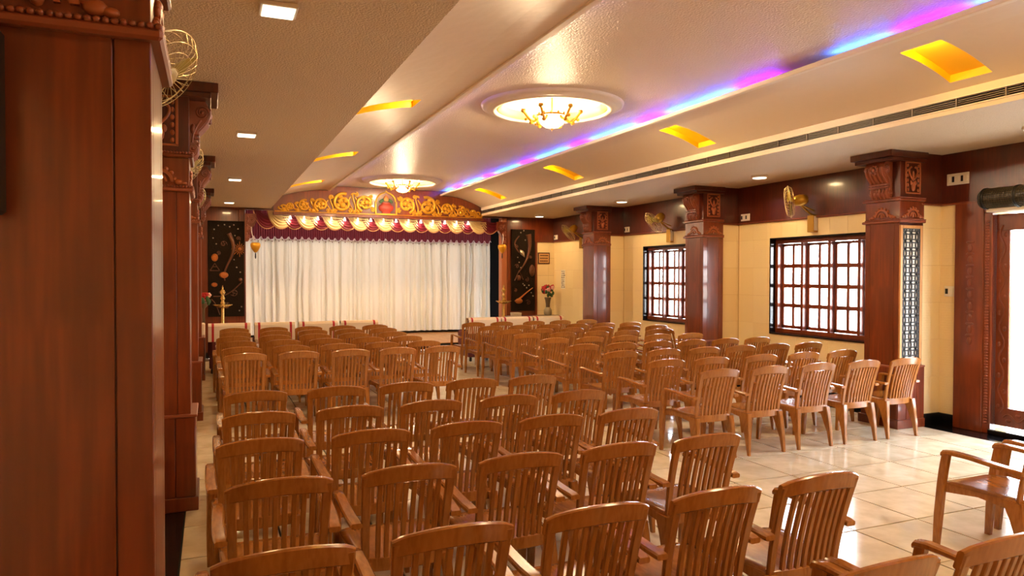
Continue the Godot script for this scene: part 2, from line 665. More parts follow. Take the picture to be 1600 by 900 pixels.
func build_walls() -> void:
	var w := structure("wall_right", "cream tiled wall with windows and a door")
	var cx := WX + 0.125
	var segs := [[RZ, DOOR_Z[1], 0.0, 3.9], [DOOR_Z[1], DOOR_Z[0], DOOR_Y, 3.9], [DOOR_Z[0], W1[1], 0.0, 3.9], [W1[1], W1[0], 0.0, WIN_Y[0]], [W1[1], W1[0], WIN_Y[1], 3.9],
		[W1[0], W2[1], 0.0, 3.9], [W2[1], W2[0], 0.0, WIN_Y[0]], [W2[1], W2[0], WIN_Y[1], 3.9], [W2[0], -16.2, 0.0, 3.9]]
	for s in segs:
		part("masonry", bx(Vector3(cx, (s[2] + s[3]) / 2, (s[0] + s[1]) / 2), Vector3(0.25, s[3] - s[2], abs(s[0] - s[1]))), M.grout, w)
	# cladding, bay by bay, from the pier's back to the next pier's front
	for k in range(1, 4):
		var zc: float = -2.26 - BAY * k
		var zb := zc - 0.46
		var zn: float = zc - BAY if k < 3 else FZ
		var ln: float = zb - zn
		var holes := []
		for q in [W1, W2]:
			if q[1] < zb and q[0] > zn - 0.2:
				holes.append([zb - q[1], zb - q[0], WIN_Y[0], WIN_Y[1]])
		clad(w, Vector3(WX, 0, zb), Vector3(0, 0, -1), Vector3(-1, 0, 0), ln, 0.13, 2.54, holes)
		# pier between the pillar and the wall, tiled on the face that looks down the hall
		part("pier", bx(Vector3((7.54 + WX) / 2, SY / 2, zc - 0.25), Vector3(WX - 7.54, SY, 0.42)), M.grout, w)
		clad(w, Vector3(7.54, 0, zc - 0.04), Vector3(1, 0, 0), Vector3(0, 0, 1), WX - 7.54, 0.13, 2.54)
		clad(w, Vector3(7.54, 0, zc - 0.46), Vector3(1, 0, 0), Vector3(0, 0, -1), WX - 7.54, 0.13, 2.54)
	clad(w, Vector3(WX, 0, -5.585), Vector3(0, 0, -1), Vector3(-1, 0, 0), 0.22, 0.13, 2.54)
	# black granite skirting
	var b := structure("baseboard_right", "low black granite skirting along the cream wall")
	for k in range(1, 4):
		var zc: float = -2.26 - BAY * k
		var zn: float = zc - BAY if k < 3 else FZ
		part("skirting", bx(Vector3(WX - 0.012, 0.065, (zc - 0.46 + zn) / 2), Vector3(0.024, 0.13, zc - 0.46 - zn), 0.004), M.granite, b)
		part("skirting", bx(Vector3((7.56 + WX) / 2, 0.065, zc - 0.03), Vector3(WX - 7.56, 0.13, 0.024), 0.004), M.granite, b)
	part("skirting", bx(Vector3(WX - 0.012, 0.065, -5.7), Vector3(0.024, 0.13, 0.22), 0.004), M.granite, b)
	# wooden frieze above the tiles
	var t := structure("trim_1", "dark wooden frieze boards above the cream wall tiles")
	for k in range(0, 4):
		var zc: float = -2.26 - BAY * k
		var zs: float = zc - 0.46 if k > 0 else RZ
		var zn: float = -2.26 - BAY * (k + 1) if k < 3 else FZ
		if k == 0:
			zn = -5.79
		part("frieze_board", bx(Vector3(WX - 0.015, (2.56 + SY) / 2, (zs + zn) / 2), Vector3(0.03, SY - 2.56, zs - zn)), M.mahogany_dark, t)
		part("frieze_moulding", bx(Vector3(WX - 0.025, 2.552, (zs + zn) / 2), Vector3(0.05, 0.024, zs - zn), 0.006), M.mahogany, t)
		if k > 0:
			part("frieze_board", bx(Vector3((7.5 + WX) / 2, (2.56 + SY) / 2, zc - 0.025), Vector3(WX - 7.5, SY - 2.56, 0.03)), M.mahogany_dark, t)
			part("frieze_moulding", bx(Vector3((7.5 + WX) / 2, 2.552, zc - 0.015), Vector3(WX - 7.5, 0.024, 0.05), 0.006), M.mahogany, t)
			part("frieze_board", bx(Vector3((7.5 + WX) / 2, (2.56 + SY) / 2, zc - 0.475), Vector3(WX - 7.5, SY - 2.56, 0.03)), M.mahogany_dark, t)
	# left and rear walls
	var l := structure("wall_left", "wall behind the left row of pillars")
	part("masonry", bx(Vector3(LX - 0.125, 1.95, (RZ + FZ) / 2 - 0.1), Vector3(0.25, 3.9, RZ - FZ + 0.2)), M.plaster_wall, l)
	part("frieze_board", bx(Vector3(LX + 0.015, (2.56 + SY) / 2, (RZ + FZ) / 2), Vector3(0.03, SY - 2.56, RZ - FZ)), M.mahogany_dark, l)
	for k in 4:
		var zc: float = COLZ[k]
		part("pier", bx(Vector3((LX - 0.53) / 2, SY / 2, zc - 0.25), Vector3(-0.53 - LX, SY, 0.42)), M.plaster_wall, l)
	var r := structure("wall_rear", "plain wall at the rear of the hall")
	part("masonry", bx(Vector3(3.6, 1.95, RZ + 0.125), Vector3(9.2, 3.9, 0.25)), M.plaster_wall, r)
	build_window("window_1", W1)
	build_window("window_2", W2)

func build_window(called: String, zz: Array) -> void:
	var w := structure(called, "wooden casement window of small panes in a black granite reveal")
	var z0: float = zz[0]
	var z1: float = zz[1]
	var y0: float = WIN_Y[0]
	var y1: float = WIN_Y[1]
	var zc := (z0 + z1) / 2
	var yc := (y0 + y1) / 2
	var ln := z1 - z0
	# granite lining of the reveal, a little proud of the tiles
	var d := 0.27
	var xc := WX - 0.015 + d / 2
	part("reveal", bx(Vector3(xc, yc, z0 + 0.012), Vector3(d, y1 - y0, 0.024)), M.granite, w)
	part("reveal", bx(Vector3(xc, yc, z1 - 0.012), Vector3(d, y1 - y0, 0.024)), M.granite, w)
	part("reveal", bx(Vector3(xc, y1 - 0.012, zc), Vector3(d, 0.024, ln - 0.05)), M.granite, w)
	part("sill", bx(Vector3(xc - 0.01, y0 + 0.012, zc), Vector3(d + 0.02, 0.024, ln - 0.05), 0.004), M.granite, w)
	# fixed frame
	var fx := WX + 0.13
	var fd := 0.11
	var a0 := z0 + 0.024
	var a1 := z1 - 0.024
	var b0 := y0 + 0.024
	var b1 := y1 - 0.024
	part("frame_rail", bx(Vector3(fx, b0 + 0.03, zc), Vector3(fd, 0.06, a1 - a0), 0.006), M.mahogany, w)
	part("frame_rail", bx(Vector3(fx, b1 - 0.03, zc), Vector3(fd, 0.06, a1 - a0), 0.006), M.mahogany, w)
	var n := 4
	var pitch := (a1 - a0 - 0.05) / n
	for i in n + 1:
		part("frame_post", bx(Vector3(fx, (b0 + b1) / 2, a0 + 0.025 + pitch * i), Vector3(fd, b1 - b0 - 0.12, 0.05), 0.006), M.mahogany, w)
	for i in n:
		var s0 := a0 + 0.05 + pitch * i + 0.004
		var s1 := a0 + pitch * (i + 1) - 0.004
		var sy0 := b0 + 0.064
		var sy1 := b1 - 0.064
		var sx := fx + 0.045
		var sash := part("sash", bx(Vector3(sx, sy0 + 0.025, (s0 + s1) / 2), Vector3(0.035, 0.05, s1 - s0), 0.004), M.mahogany, w)
		for e in [[s0 + 0.02, 0], [s1 - 0.02, 0]]:
			part("stile", bx(Vector3(sx, (sy0 + sy1) / 2, e[0]), Vector3(0.035, sy1 - sy0, 0.04), 0.004), M.mahogany, sash)
		part("top_rail", bx(Vector3(sx, sy1 - 0.02, (s0 + s1) / 2), Vector3(0.035, 0.04, s1 - s0), 0.004), M.mahogany, sash)
		var g0 := s0 + 0.04
		var g1 := s1 - 0.04
		var h0 := sy0 + 0.05
		var h1 := sy1 - 0.04
		part("glazing_bar", bx(Vector3(sx, (h0 + h1) / 2, (g0 + g1) / 2), Vector3(0.03, h1 - h0, 0.048), 0.004), M.mahogany, sash)
		for q in range(1, 4):
			part("glazing_bar", bx(Vector3(sx, h0 + (h1 - h0) * q / 4.0, (g0 + g1) / 2), Vector3(0.032, 0.058, g1 - g0), 0.004), M.mahogany, sash)
		for q in 4:
			for c in 2:
				var pw := (g1 - g0) / 2
				var ph := (h1 - h0) / 4
				part("pane", bx(Vector3(sx, h0 + ph * (q + 0.5), g0 + pw * (c + 0.5)), Vector3(0.004, ph, pw)), M.glass, sash)

# ------------------------------------------------------------------ ceiling
const LIP_L := 2.37
const LIP_R := 4.95
const SOF_L := 1.18
const SOF_R := 5.93
const SLOT_Z0 := -4.04
const SLOT_DZ := 3.43
const MED := [[3.62, -0.4], [3.62, -7.43], [3.64, -14.45]]

func arc_x(side: int, t: float) -> float:
	return lerpf(LIP_R, SOF_R, t) if side > 0 else lerpf(LIP_L, SOF_L, t)

func arc_y(t: float) -> float:
	return 3.575 - 0.245 * t * t

func build_ceiling() -> void:
	var c := structure("ceiling", "stepped plaster ceiling with curved coves and a lit middle tray")
	var zl := RZ - FZ
	var zm := (RZ + FZ) / 2
	part("roof_slab", bx(Vector3(3.6, 4.0, zm - 2.2), Vector3(9.6, 0.2, zl + 5.0)), M.plaster_wall, c)
	part("side_soffit", bx(Vector3((LX - 0.1 + SOF_L) / 2, SY + 0.015, zm), Vector3(SOF_L - LX + 0.1, 0.03, zl)), M.soffit, c)
	part("side_soffit", bx(Vector3((WX + 0.1 + SOF_R) / 2, SY + 0.015, zm), Vector3(WX + 0.1 - SOF_R, 0.03, zl)), M.soffit, c)
	for side in [-1, 1]:
		var sx: float = SOF_R if side > 0 else SOF_L
		var fas := G.new()
		fas.box(Vector3(sx + side * 0.03, 3.1515, zm), Vector3(0.062, 0.0415, zl))
		fas.box(Vector3(sx + side * 0.03, (3.262 + 3.36) / 2, zm), Vector3(0.06, 0.098, zl))
		if side < 0:
			fas.box(Vector3(sx + side * 0.1, 3.26, zm), Vector3(0.05, 0.18, zl))
		part("fascia", fas, M.ceiling_smooth, c)
		# curved panel with rectangular openings for the yellow coffers
		var zs := [FZ]
		for k in range(4, -2, -1):
			var z: float = SLOT_Z0 - SLOT_DZ * k
			if z - 0.18 > FZ and z + 0.18 < RZ:
				zs.append(z - 0.18)
				zs.append(z + 0.18)
		zs.append(RZ)
		var ts := [0.0, 0.15, 0.28, 0.35, 0.42, 0.5, 0.58, 0.66, 0.74, 0.82, 0.9, 0.95, 1.0]
		var pan := G.new()
		for i in zs.size() - 1:
			var open := i % 2 == 1
			for r in [[0, 2], [2, 10], [10, 12]]:
				if open and r[0] == 2:
					continue
				var rows := []
				for q in range(r[0], r[1] + 1):
					rows.append(PackedVector3Array([Vector3(arc_x(side, ts[q]), arc_y(ts[q]), zs[i]), Vector3(arc_x(side, ts[q]), arc_y(ts[q]), zs[i + 1])]))
				pan.sheet(rows, side < 0)
		part("curved_panel", pan, M.ceiling_smooth, c)
		for i in zs.size() - 1:
			if i % 2 == 0:
				continue
			var za: float = zs[i]
			var zb: float = zs[i + 1]
			var cof := G.new()
			var up := Vector3(0, 0.065, 0)
			var rows := []
			for q in range(2, 11):
				var p := Vector3(arc_x(side, ts[q]), arc_y(ts[q]), 0)
				rows.append(PackedVector3Array([p + up + Vector3(0, 0, za), p + up + Vector3(0, 0, zb)]))
				if q < 10:
					var p2 := Vector3(arc_x(side, ts[q + 1]), arc_y(ts[q + 1]), 0)
					for zz in [za, zb]:
						var o := Vector3(0, 0, zz)
						cof.quad(p + o, p2 + o, p2 + up + o, p + up + o)
			cof.sheet(rows, side < 0)
			for q in [2, 10]:
				var p := Vector3(arc_x(side, ts[q]), arc_y(ts[q]), 0)
				cof.quad(p + Vector3(0, 0, za), p + Vector3(0, 0, zb), p + up + Vector3(0, 0, zb), p + up + Vector3(0, 0, za))
			var cp := part("coffer", cof, M.yellow_paint, c)
			# a short lamp strip on the inner end of the coffer, shining along it
			var pe := Vector3(arc_x(side, ts[2]), arc_y(ts[2]), (za + zb) / 2)
			area(cp, pe + Vector3(side * 0.012, 0.034, 0), Vector3(0, -side * PI / 2, 0), Vector2(0.3, 0.05), Color(1.0, 0.86, 0.45), E_SLOT)
		# lip that hides the coloured light strip, and the trough behind it
		var lx: float = LIP_R if side > 0 else LIP_L
		part("lip", bx(Vector3(lx - side * 0.02, 3.58, zm), Vector3(0.06, 0.046, zl), 0.006), M.moulding, c)
		var tr := G.new()
		tr.box(Vector3(lx + side * 0.125, 3.578, zm), Vector3(0.25, 0.008, zl))
		tr.box(Vector3(lx + side * 0.25, 3.64, zm), Vector3(0.02, 0.13, zl))
		part("light_trough", tr, M.ceiling_smooth, c)
	# middle tray with three round openings
	var mid := G.new()
	var x0 := LIP_L - 0.3
	var x1 := LIP_R + 0.3
	var hs := 0.85
	var z_at := RZ
	for md in MED:
		var mx: float = md[0]
		var mz: float = md[1]
		_down(mid, x0, x1, mz + hs, z_at)
		_down(mid, x0, mx - hs, mz - hs, mz + hs)
		_down(mid, mx + hs, x1, mz - hs, mz + hs)
		var n := 64
		for i in n:
			var pts := []
			for j: int in [i, i + 1]:
				var a := TAU * j / n
				var d := Vector2(cos(a), sin(a))
				var s: float = hs / max(abs(d.x), abs(d.y))
				pts.append(Vector3(mx + d.x * 0.62, CY, mz + d.y * 0.62))
				pts.append(Vector3(mx + d.x * s, CY, mz + d.y * s))
			mid.quad(pts[0], pts[1], pts[3], pts[2])
		z_at = mz - hs
	_down(mid, x0, x1, FZ, z_at)
	part("middle_tray", mid, M.ceiling_mid, c)
	# coloured strips in the troughs: short runs of blue and violet diodes
	for side in [-1, 1]:
		var lx: float = LIP_R if side > 0 else LIP_L
		var z := RZ - 0.3
		var i := 0
		while z > FZ + 0.3:
			var ln := 0.62
			if not (z < -4.55 and z > -5.05):
				var blue := (i % 3) != 1
				var s := part("led_strip", bx(Vector3(lx + side * 0.075, 3.592, z - ln / 2), Vector3(0.03, 0.012, ln - 0.06)), M.led_blue if blue else M.led_magenta, c)
				area(s, Vector3(lx + side * 0.075, 3.6, z - ln / 2), Vector3(PI / 2, 0, 0), Vector2(0.03, ln - 0.06), Color(0.2, 0.42, 1.0) if blue else Color(0.46, 0.08, 1.0), E_COVE)
			z -= ln
			i += 1

func _down(g: G, xa: float, xb: float, za: float, zb: float) -> void:
	g.quad(Vector3(xa, CY, za), Vector3(xb, CY, za), Vector3(xb, CY, zb), Vector3(xa, CY, zb))

# ------------------------------------------------------------------ stage
const OP_L := 0.68
const OP_R := 6.46
const CUR_Z := -19.0

func build_stage() -> void:
	var w := structure("wall_stage", "dark wooden wall with the stage arch")
	part("board_wall", bx(Vector3((LX - 0.1 + OP_L - 0.14) / 2, 1.95, FZ - 0.1), Vector3(OP_L - 0.14 - LX + 0.1, 3.9, 0.2)), M.mahogany, w)
	part("board_wall", bx(Vector3((8.1 + OP_R + 0.14) / 2, 1.95, FZ - 0.1), Vector3(8.1 - OP_R - 0.14, 3.9, 0.2)), M.mahogany, w)
	part("lintel", bx(Vector3((OP_L + OP_R) / 2, 3.5, FZ - 0.1), Vector3(OP_R - OP_L + 0.28, 0.8, 0.2)), M.mahogany_dark, w)
	part("jamb_post", bx(Vector3(OP_L - 0.07, 1.55, FZ - 0.1), Vector3(0.14, 3.1, 0.2), 0.01), M.mahogany, w)
	part("jamb_post", bx(Vector3(OP_R + 0.07, 1.55, FZ - 0.1), Vector3(0.14, 3.1, 0.2), 0.01), M.post_wood, w)
	# cream tiles on the short return beside the right wall
	w = structure("wall_far", "narrow cream tiled strip of wall beside the long horn panel")
	clad(w, Vector3(7.4, 0, FZ), Vector3(1, 0, 0), Vector3(0, 0, 1), WX - 7.4, 0.0, 2.54)
	w = structure("trim_2", "wooden edging strips on the stage wall")
	part("frieze_moulding", bx(Vector3((7.38 + WX) / 2, 2.552, FZ + 0.02), Vector3(WX - 7.38, 0.024, 0.04), 0.006), M.mahogany, w)
	for q in [[7.37, 1.28]]:
		part("panel_edge", bx(Vector3(q[0], 1.28, FZ + 0.015), Vector3(0.05, 2.55, 0.03), 0.006), M.mahogany, w)
	var s := structure("stage_floor", "low wooden stage platform with a black riser")
	part("platform", bx(Vector3(3.6, 0.06, -18.05), Vector3(9.6, 0.12, 4.1)), M.stage_black, s)
	part("riser", bx(Vector3(3.57, 0.07, FZ - 0.012), Vector3(OP_R - OP_L, 0.14, 0.03)), M.granite, s)
	# planks run across the stage
	var pl := G.new()
	var z := FZ - 0.03
	while z > -19.1:
		var x := OP_L - 1.6 + rng.randf() * 0.8
		pl.box(Vector3(3.6, 0.135, z - 0.06), Vector3(9.2, 0.03, 0.117), 0.002)
		z -= 0.12
	var pp := part("plank_field", pl, M.stage_wood, s)
	pp.set_meta("kind", "stuff")
	part("back_riser", bx(Vector3(3.6, 0.17, -19.2), Vector3(9.6, 0.1, 0.14)), M.granite, s)
	var b := structure("wall_backstage", "black walls inside the stage")
	part("back_panel", bx(Vector3(3.6, 2.0, -20.0), Vector3(10.0, 4.0, 0.1)), M.stage_black, b)
	part("side_panel", bx(Vector3(-1.2, 2.0, -18.1), Vector3(0.1, 4.0, 3.9)), M.stage_black, b)
	part("side_panel", bx(Vector3(8.35, 2.0, -18.1), Vector3(0.1, 4.0, 3.9)), M.stage_black, b)
	part("back_floor", bx(Vector3(3.6, 0.05, -19.6), Vector3(9.6, 0.1, 0.8)), M.stage_black, b)

# ------------------------------------------------------------------ door
func build_door() -> void:
	var d := structure("door_1", "carved wooden double door with tall glass panes")
	# broad board beside the opening
	part("side_board", bx(Vector3(WX - 0.02, 1.28, -5.42), Vector3(0.05, 2.56, 0.33), 0.006), M.mahogany, d)
	part("side_board", bx(Vector3(WX - 0.02, 1.28, -2.98), Vector3(0.05, 2.56, 0.33), 0.006), M.mahogany, d)
	# faint vertical motif carved in the board
	var mo := G.new()
	for i in 9:
		var y := 1.0 + i * 0.13
		mo.ellipsoid(Vector3(WX - 0.046, y, -5.4), Vector3(0.006, 0.045, 0.03), 8, 5)
		mo.ellipsoid(Vector3(WX - 0.046, y + 0.065, -5.4), Vector3(0.006, 0.016, 0.05), 8, 5)
	part("carved_motif", mo, M.mahogany, d)
	part("head_board", bx(Vector3(WX - 0.02, 2.49, -4.2), Vector3(0.05, 0.14, 2.1), 0.006), M.mahogany, d)
	for z in [DOOR_Z[0] - 0.0, DOOR_Z[1] + 0.0]:
		var jb := part("jamb", bx(Vector3(WX + 0.02, DOOR_Y / 2, z - 0.045 * sign(z + 4.2) * -1.0), Vector3(0.1, DOOR_Y, 0.09), 0.006), M.mahogany, d)
		var bead := G.new()
		var y := 0.12
		while y < DOOR_Y - 0.06:
			bead.ellipsoid(Vector3(WX - 0.034, y, z - 0.045 * sign(z + 4.2) * -1.0), Vector3(0.012, 0.014, 0.022), 8, 4)
			y += 0.032
		part("bead_carving", bead, M.carving, jb)
	part("threshold", bx(Vector3(WX + 0.06, 0.03, -4.19), Vector3(0.26, 0.06, 1.97), 0.01), M.granite, d)
	var lx := WX + 0.06
	for i in 2:
		var za: float = -5.165 + 0.985 * i
		var zb := za + 0.97
		var leaf := part("leaf", bx(Vector3(lx, 0.1 + 0.1, (za + zb) / 2), Vector3(0.045, 0.2, zb - za), 0.005), M.mahogany, d)
		part("top_rail", bx(Vector3(lx, 2.31, (za + zb) / 2), Vector3(0.045, 0.18, zb - za), 0.005), M.mahogany, leaf)
		part("stile", bx(Vector3(lx, 1.26, za + 0.07), Vector3(0.045, 1.92, 0.14), 0.005), M.mahogany, leaf)
		part("stile", bx(Vector3(lx, 1.26, zb - 0.07), Vector3(0.045, 1.92, 0.14), 0.005), M.mahogany, leaf)
		part("pane", bx(Vector3(lx, 1.26, (za + zb) / 2), Vector3(0.006, 1.92, zb - za - 0.28)), M.glass, leaf)
		part("amber_border", bx(Vector3(lx - 0.005, 1.26, za + 0.152), Vector3(0.004, 1.9, 0.022)), M.glass_amber, leaf)
		part("amber_border", bx(Vector3(lx - 0.005, 1.26, zb - 0.152), Vector3(0.004, 1.9, 0.022)), M.glass_amber, leaf)
		# carved vine on the stiles and the bottom rail
		var vine := G.new()
		for zs in [za + 0.07, zb - 0.07]:
			var pts := []
			for q in 61:
				var y := 0.24 + 2.04 * q / 60.0
				pts.append(Vector3(lx - 0.024, y, zs + 0.028 * sin(q * 0.63)))
				if q % 5 == 2:
					vine.ellipsoid(Vector3(lx - 0.024, y, zs - 0.03 * sin(q * 0.63)), Vector3(0.008, 0.028, 0.02), 8, 5)
			vine.tube(pts, 0.009, 5)
		var bp := []
		for q in 31:
			var z := za + 0.1 + (zb - za - 0.2) * q / 30.0
			bp.append(Vector3(lx - 0.024, 0.2 + 0.035 * sin(q * 0.8), z))
			if q % 4 == 2:
				vine.ellipsoid(Vector3(lx - 0.024, 0.2 - 0.035 * sin(q * 0.8), z), Vector3(0.008, 0.02, 0.03), 8, 5)
		vine.tube(bp, 0.009, 5)
		part("vine_carving", vine, M.mahogany, leaf)

# ------------------------------------------------------------------ pillars
func build_columns() -> void:
	var labels_l := ["broad polished reddish wooden pillar standing alone behind the rear chair rows", "tall wooden pillar beside the cross aisle with a scroll bracket and dado",
		"wooden pillar beside the chair rows ahead of the cross aisle, scroll bracket above", "slim wooden pillar beside the sofas and left brass lamp"]
	for k in 4:
		build_column(-0.14, -1, COLZ[k], false, labels_l[k])
	var labels_r := ["wooden pillar with a dark pierced lattice panel next to the door", "plain polished wooden pillar between the two barred windows", "wooden pillar beyond the second window, close to the stage wall"]
	for k in range(1, 4):
		build_column(7.15, 1, -2.26 - BAY * k, k == 1, labels_r[k - 1])

func build_column(xf: float, sg: int, zc: float, lattice: bool, label: String) -> void:
	var c := thing("pillar", label, "pillar", Vector3(xf, 0, zc), 0.0, "carved wooden pillars")
	var D := 0.46
	var Wd := 0.5 if zc > -3.0 else 0.39
	var lb := func(x0: float, x1: float, y0: float, y1: float, z0: float, z1: float, b := 0.004) -> G:
		return bx(Vector3(sg * (x0 + x1) / 2, (y0 + y1) / 2, (z0 + z1) / 2), Vector3(abs(x1 - x0), y1 - y0, abs(z1 - z0)), b)
	part("plinth", lb.call(-0.05, Wd, 0.0, 0.1, 0.04, -D - 0.04), M.mahogany, c)
	part("dado", lb.call(-0.022, Wd, 0.1, 0.69, 0.012, -D - 0.012), M.mahogany_dark, c)
	for q in [[-0.03, 0.1], [0.105, 0.27], [0.275, Wd]]:
		part("dado_board", lb.call(q[0], q[1], 0.1, 0.685, 0.026, 0.012, 0.003), M.mahogany, c)
	for q in [[0.012, -0.13], [-0.134, -0.33], [-0.334, -0.47]]:
		part("dado_board", lb.call(-0.034, -0.022, 0.1, 0.685, q[0], q[1], 0.003), M.mahogany, c)
	part("dado_rail", lb.call(-0.045, Wd, 0.685, 0.705, 0.036, -D - 0.03), M.carving, c)
	part("shaft", lb.call(0.012, Wd, 0.7, 2.34, -0.012, -D + 0.012, 0.0), M.mahogany_dark, c)
	for q in [[0.012, -0.07], [-0.074, -0.386], [-0.39, -D]]:
		part("shaft_board", lb.call(0.0, 0.012, 0.705, 2.335, min(q[0], -0.012), q[1], 0.002), M.mahogany, c)
	if lattice:
		build_lattice(c, sg)
	else:
		for q in [[0.0, 0.085], [0.0885, Wd - 0.09], [Wd - 0.0865, Wd]]:
			part("shaft_board", lb.call(q[0], q[1], 0.705, 2.335, 0.0, -0.012, 0.002), M.mahogany, c)
	# necking band with its two ledges
	part("lower_ledge", lb.call(-0.03, Wd, 2.33, 2.36, 0.03, -D - 0.03, 0.008), M.carving, c)
	part("band", lb.call(0.0, Wd, 2.36, 2.575, 0.0, -D, 0.002), M.mahogany, c)
	part("upper_ledge", lb.call(-0.028, Wd, 2.575, 2.605, 0.028, -D - 0.028, 0.008), M.mahogany, c)
	var rope := G.new()
	var q := -0.02
	while q < Wd:
		rope.ellipsoid(Vector3(sg * q, 2.366, 0.024), Vector3(0.011, 0.009, 0.009), 6, 4)
		rope.ellipsoid(Vector3(sg * q, 2.611, 0.022), Vector3(0.011, 0.009, 0.009), 6, 4)
		q += 0.02
	q = 0.0
	while q < D:
		rope.ellipsoid(Vector3(-sg * 0.022, 2.366, -q), Vector3(0.009, 0.009, 0.011), 6, 4)
		rope.ellipsoid(Vector3(-sg * 0.022, 2.611, -q), Vector3(0.009, 0.009, 0.011), 6, 4)
		q += 0.02
	part("rope_moulding", rope, M.carving, c)
	var front := Transform3D(Basis.IDENTITY, Vector3(sg * Wd / 2, 0, 0))
	var hall := Transform3D(Basis(Vector3(0, 0, sg), Vector3.UP, Vector3(-sg, 0, 0)), Vector3(0, 0, -D / 2))
	for f in [front, hall]:
		var a := G.new()
		a.xf = f
		a.ring(Vector3(0, 2.4, 0.004), 0.092, 0.07, 0.022, 16, 0.0, PI)
		a.ring(Vector3(0, 2.4, 0.004), 0.05, 0.036, 0.02, 14, 0.0, PI)
		for i in 7:
			var an := PI * (i + 0.5) / 7.0
			a.ellipsoid(Vector3(cos(an) * 0.1, 2.4 + sin(an) * 0.1, 0.006), Vector3(0.016, 0.016, 0.012), 8, 5)
		a.ellipsoid(Vector3(0, 2.415, 0.004), Vector3(0.02, 0.03, 0.014), 8, 5)
		for s in [-1.0, 1.0]:
			a.ellipsoid(Vector3(s * 0.125, 2.4, 0.004), Vector3(0.03, 0.022, 0.014), 8, 5)
			a.ellipsoid(Vector3(s * 0.16, 2.392, 0.004), Vector3(0.022, 0.014, 0.012), 8, 5)
		part("arch_carving", a, M.carving_light, c)
	# capital
	part("capital", lb.call(0.0, Wd, 2.605, 3.03, 0.0, -D, 0.002), M.mahogany_dark, c)
	var p := G.new()
	p.xf = front
	for s in [-1.0, 1.0]:
		p.box(Vector3(s * 0.115, 2.84, 0.006), Vector3(0.02, 0.36, 0.012), 0.003)
		for i in 6:
			p.ellipsoid(Vector3(s * 0.085, 2.7 + i * 0.055, 0.006), Vector3(0.016, 0.02, 0.01), 8, 5)
		var pts := []
		for i in 15:
			var t := i / 14.0
			pts.append(Vector3(s * (0.012 + 0.055 * sin(t * PI * 0.9)), 2.82 + 0.17 * t - (0.03 * max(0.0, t - 0.7) / 0.3), 0.01))
		p.tube(pts, 0.011, 6)
		p.ellipsoid(Vector3(s * 0.03, 2.78, 0.008), Vector3(0.022, 0.03, 0.012), 8, 5)
	p.box(Vector3(0, 2.665, 0.006), Vector3(0.25, 0.016, 0.012), 0.003)
	p.box(Vector3(0, 3.012, 0.006), Vector3(0.25, 0.016, 0.012), 0.003)
	p.ellipsoid(Vector3(0, 2.74, 0.008), Vector3(0.034, 0.055, 0.016), 10, 6)
	p.ellipsoid(Vector3(0, 2.86, 0.008), Vector3(0.018, 0.06, 0.012), 8, 6)
	part("floral_carving", p, M.carving_light, c)
	# scroll bracket on the face towards the hall
	var o := G.new()
	o.xf = Transform3D(Basis(Vector3(-sg, 0, 0), Vector3.UP, Vector3(0, 0, -sg)), Vector3(0, 2.61, -D / 2))
	var prof := PackedVector2Array([Vector2(0, 0), Vector2(0.02, 0.0), Vector2(0.04, 0.02), Vector2(0.052, 0.05), Vector2(0.05, 0.085), Vector2(0.042, 0.115), Vector2(0.044, 0.15), Vector2(0.06, 0.19),
		Vector2(0.09, 0.225), Vector2(0.12, 0.265), Vector2(0.136, 0.31), Vector2(0.138, 0.35), Vector2(0.125, 0.385), Vector2(0.11, 0.41), Vector2(0, 0.41)])
	o.extrude(prof, -0.13, 0.13)
	for s in [-1.0, 1.0]:
		for sp in [[0.088, 0.325, 0.047], [0.024, 0.055, 0.028]]:
			var pts := []
			for i in 29:
				var an := i * 0.5
				var r: float = sp[2] * (1.0 - i / 36.0)
				pts.append(Vector3(sp[0] + cos(an) * r, sp[1] + sin(an) * r, s * 0.13))
			o.tube(pts, 0.009, 5)
			o.ellipsoid(Vector3(sp[0], sp[1], s * 0.13), Vector3(0.014, 0.014, 0.016), 8, 5)
		var stem := []
		for i in 12:
			var t := i / 11.0
			stem.append(Vector3(0.02 + 0.06 * t * t, 0.1 + 0.17 * t, s * 0.13))
		o.tube(stem, 0.009, 5)
		o.ellipsoid(Vector3(0.025, 0.2, s * 0.13), Vector3(0.02, 0.04, 0.01), 8, 5)
	for i in 5:
		var zz := -0.1 + 0.05 * i
		var pts := []
		for j in range(1, 12):
			pts.append(Vector3(prof[j].x + 0.002, prof[j].y, zz))
		o.tube(pts, 0.014, 6)
	for i in 9:
		var an := TAU * i / 9.0
		o.ellipsoid(Vector3(0.142, 0.325 + sin(an) * 0.045, cos(an) * 0.05), Vector3(0.014, 0.018, 0.018), 8, 5)
	o.ellipsoid(Vector3(0.146, 0.325, 0), Vector3(0.016, 0.024, 0.024), 8, 5)
	for i in 6:
		o.ellipsoid(Vector3(0.058, 0.09, -0.1 + 0.04 * i), Vector3(0.014, 0.022, 0.016), 8, 5)
	for y in [0.13, 0.16]:
		o.box(Vector3(0.05, y, 0), Vector3(0.04, 0.018, 0.27), 0.005)
	part("scroll_bracket", o, M.carving, c)
	part("cornice_step", lb.call(-0.15, Wd, 3.02, 3.06, 0.03, -D - 0.03, 0.004), M.mahogany_dark, c)
	part("cornice", lb.call(-0.2, Wd, 3.06, SY, 0.05, -D - 0.05, 0.004), M.mahogany_dark, c)

